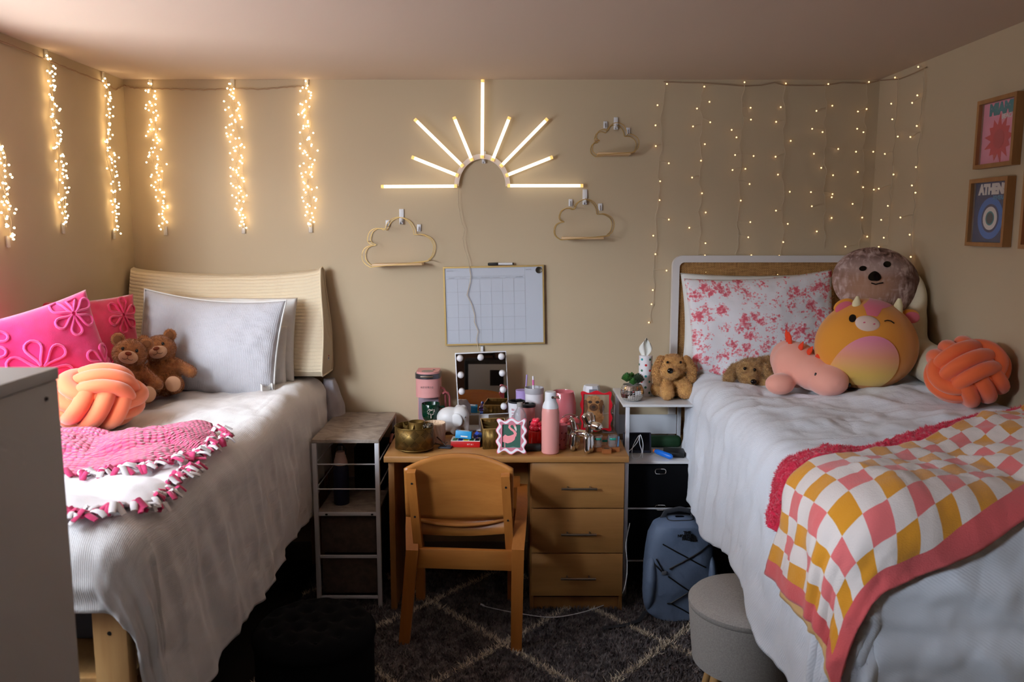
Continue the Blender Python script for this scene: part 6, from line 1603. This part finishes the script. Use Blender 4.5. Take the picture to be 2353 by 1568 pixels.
# wooden tray with shot glasses
M_WALN = wood('acacia_tray', (132, 74, 36), (164, 98, 52), 'x', .4)
ty = thing('serving_tray', 'small cross shaped brown wooden tray under the shot glasses', 'tray', (.425, 3.645, ZT))
P = [(-.02, -.052), (.02, -.052), (.02, -.02), (.062, -.02), (.062, .022), (-.062, .022), (-.062, -.02), (-.02, -.02)]
MB().prism(P, 0, .020, 'z').part('tray_board', M_WALN, ty, smooth=False); MB().box((0, -.036, .0204), (.022, .016, .0008)).part('dark_inlay', M_PHDK, ty)
M_TEALG = mat('teal_glass_print', (30, 150, 130), .2)
for (x, y, lab) in ((-.036, -.002, 'left clear shot glass with teal print on the wooden tray'), (.030, -.002, 'right clear shot glass with teal print on the wooden tray'), (-.004, .045, 'clear shot glass with teal print behind the other two')):
    s_g = thing('shot_glass', lab, 'glass', (.425+x, 3.645+y, ZT+.0205 if y < .03 else ZT), 'shot glasses')
    MB().lathe([(0, 0), (.016, 0), (.018, .002), (.021, .052), (.0195, .052), (.0165, .012), (0, .010)], 28).part('glass_body', M_CLEAR, s_g)
    m = MB(); m.grid(lambda u, v: Vector((.0208*cos(pi*(1.25+u*.5)), .0208*sin(pi*(1.25+u*.5)), .034+.010*v)), 10, 2); m.part('teal_print', M_TEALG, s_g, solid=.0006)
MB().tube([(0, 0, 0), (.002, .0, .046)], .005, 10).solo('lip_balm', mat('pale_blue_tube', (110, 150, 190), .4), 'pale blue tube standing at the right end of the wooden tray', 'tube', loc=(.481, 3.648, ZT+.0205))
# acrylic organizer at the right edge
ao = thing('acrylic_organizer', 'clear acrylic organizer at the right rear edge of the desk', 'organizer', (.475, 4.03, ZT))
M_ACR = mat('acrylic', (236, 232, 240), .05, alpha=.28)
for x in (-.028, .028): MB().box((x, 0, .07), (.003, .12, .14)).part('side_wall', M_ACR, ao)
for z in (.002, .06, .10): MB().box((0, 0, z), (.053, .12, .003)).part('tier', M_ACR, ao)

# ------------------------------------------------------------------ things on the white shelf unit
ZN = nzt+.0005
dpn = thing('planter', 'mirrored disco ball planter on the white shelf unit', 'plant pot', (.565, 3.815, ZN))
bm_ = MB(); NU, NVv = 30, 14
prof = [(.030, 0), (.040, .004), (.050, .018), (.0545, .036), (.053, .054), (.046, .070), (.042, .076)]
def pr(v):
    k = v*(len(prof)-1); i = min(len(prof)-2, int(k)); f = k-i
    return (prof[i][0]+(prof[i+1][0]-prof[i][0])*f, prof[i][1]+(prof[i+1][1]-prof[i][1])*f)
for j in range(12):
    for i in range(NU):
        u0, u1 = (i+.06)/NU, (i+.94)/NU; v0_, v1_ = (j+.06)/12, (j+.94)/12
        (r0, z0), (r1, z1) = pr(v0_), pr(v1_); jit = random.uniform(-.0005, .0005)
        bm_.add([((r0+.001+jit)*cos(2*pi*u0), (r0+.001+jit)*sin(2*pi*u0), z0), ((r0+.001)*cos(2*pi*u1), (r0+.001)*sin(2*pi*u1), z0), ((r1+.001+jit)*cos(2*pi*u1), (r1+.001+jit)*sin(2*pi*u1), z1), ((r1+.001)*cos(2*pi*u0), (r1+.001)*sin(2*pi*u0), z1)], [(0, 1, 2, 3)])
bm_.part('mirror_tiles', M_CHROME, dpn, smooth=False)
MB().lathe([(0, 0)]+prof+[(.039, .074), (0, .068)], 40).part('pot', mat('grey_grout', (120, 118, 118), .5), dpn)
su = thing('succulent_plant', 'green succulents growing in the disco ball planter', 'plant', (.565, 3.815, ZN+.072))
M_SUC = mat('succulent_green', (74, 128, 54), .5, c2=(40, 84, 38), ns=30); M_SUC2 = mat('dusky_succulent', (60, 76, 48), .5, c2=(34, 50, 32), ns=30)
def rosette(cx_, cy_, cz_, rr_, m_, lay):
    m = MB()
    for L_ in range(lay):
        n_ = 7+2*(lay-L_); el_ = radians(32+52*L_/max(1, lay-1)); ln_ = rr_*(.72+.05*L_)
        for k in range(n_):
            a = 2*pi*k/n_+L_*.4; d = Vector((cos(a)*cos(el_), sin(a)*cos(el_), sin(el_)))
            p0 = Vector((cx_, cy_, cz_)); m.tube([p0, p0+d*ln_*.4, p0+d*ln_*.75, p0+d*ln_], [ln_*.07, ln_*.12, ln_*.14, ln_*.02], 6, flat=.45, up=(0, 0, 1))
    m.part('leaf_rosette', m_, su)
rosette(-.026, -.008, .018, .046, M_SUC, 6); rosette(.026, -.012, .012, .050, M_SUC2, 6); rosette(.0, .022, .020, .042, M_SUC, 5); rosette(.0, -.03, .008, .036, M_SUC, 5)
tc_ = thing('tissue_canister', 'white tissue tube with coloured dots and a tissue sticking out', 'tissue box', (.645, 3.93, ZN))
MB().lathe([(0, 0), (.032, 0), (.032, .196), (.012, .197), (.012, .19), (0, .19)], 40).part('tube_body', M_FWHITE, tc_)
DOT = [mat('teal_dot', (34, 150, 150), .5), mat('red_dot', (206, 44, 50), .5), mat('green_dot', (50, 110, 80), .5)]
k = 0
for row in range(7):
    for c_ in range(5):
        a = 2*pi*(c_+.5*(row % 2))/5+.2; z = .018+row*.027
        MB().lathe([(0, 0), (.0058, 0), (.0058, .0008), (0, .0008)], 16).part('dot', DOT[(k*2+row) % 3], tc_, M=T(.0318*cos(a), .0318*sin(a), z) @ R(0, 0, math.degrees(a)) @ R(0, 90, 0)); k += 1
m = MB(); m.grid(lambda u, v: Vector(((u-.5)*(.012+.052*sin(min(1, v*1.25)*pi*.62))*(1-.55*v**4)+.012*v*v-.006, .010*sin(u*9+v*4)*(.3+v), .185+.085*v+.012*sin(u*5)*v)), 16, 16)
m.part('tissue', mat('tissue_paper', (238, 236, 228), .9), tc_, ang=180, solid=.0006)
ZM_ = nzm+.0006
tb = thing('tablet', 'dark navy tablet leaning on the middle board of the white shelf unit', 'tablet', (.600, 3.84, ZM_))
MB().box((0, 0, .052), (.135, .009, .098), .006, M=R(0)).part('case', mat('navy_case', (26, 30, 52), .5), tb, M=T(0, 0, .004) @ R(-16))
MB().box((0, -.005, .056), (.118, .001, .082)).part('screen', mat('dark_screen', (12, 14, 20), .1), tb, M=T(0, 0, .004) @ R(-16))
cb = thing('charging_cable', 'pale looped cable hanging over the tablet', 'cable', (.595, 3.79, ZM_))
pts = [(-.075, -.005, .012), (-.04, -.008, .035), (-.005, -.004, .075), (.004, .005, .105), (-.022, .0, .06), (-.03, -.012, .03), (-.026, -.02, .003), (.0, -.02, .003), (.016, -.012, .03), (.006, -.004, .07), (.01, .006, .108), (.022, -.002, .07), (.02, -.012, .03), (.018, -.02, .003)]
MB().tube(spl(pts, 6), .0017, 6).part('cable', M_WHITEPL, cb)
g_ = MB().box((0, 0, .028), (.17, .06, .055), .020, seg=4).solo('pencil_case', mat('dark_green_case', (24, 62, 32), .7), 'dark green zip case at the back of the middle board of the white shelf', 'case', loc=(.752, 3.985, ZM_))
MB().box((0, 0, .012), (.10, .09, .024), .003, M=R(0, 0, -12)).solo('black_notebook', mat('black_cover', (18, 18, 20), .5), 'small black notebook behind the bright blue pen toy', 'notebook', loc=(.772, 3.83, ZM_))
bl = thing('toy_pen', 'bright blue toy pen with orange tip on the middle board of the white shelf', 'toy', (.715, 3.775, ZM_+.012))
MB().tube([(-.035, .04, .012), (-.025, .025, .012), (.025, -.028, .004), (.032, -.035, .003)], [.008, .0125, .0135, .007], 14).part('pen_body', mat('bright_blue_plastic', (20, 116, 226), .35), bl); MB().tube([(-.041, .046, .013), (-.034, .039, .012)], [.007, .010], 12).part('pen_tip', mat('orange_plastic', (226, 110, 40), .4), bl)

# ------------------------------------------------------------------ black tool case on the floor behind, seen in the mirror
tcs = thing('tool_case', 'black tool case with grey paper sleeve, seen only in the vanity mirror', 'case', (-.24, .30, 0))
MB().box((0, 0, .33), (.44, .12, .64), .03).part('case_shell', M_BLACK, tcs); MB().tube([(-.07, 0, .64), (-.06, 0, .69), (.06, 0, .69), (.07, 0, .64)], .014, 8).part('handle', M_BLACK, tcs)
q = MB().box((0, .0615, .46), (.36, .003, .28), .001).part('paper_sleeve', mat('grey_sleeve', (214, 212, 208), .7), tcs)
MB().box((.09, .0635, .47), (.13, .002, .15)).part('printed_panel', M_BLACK, q)
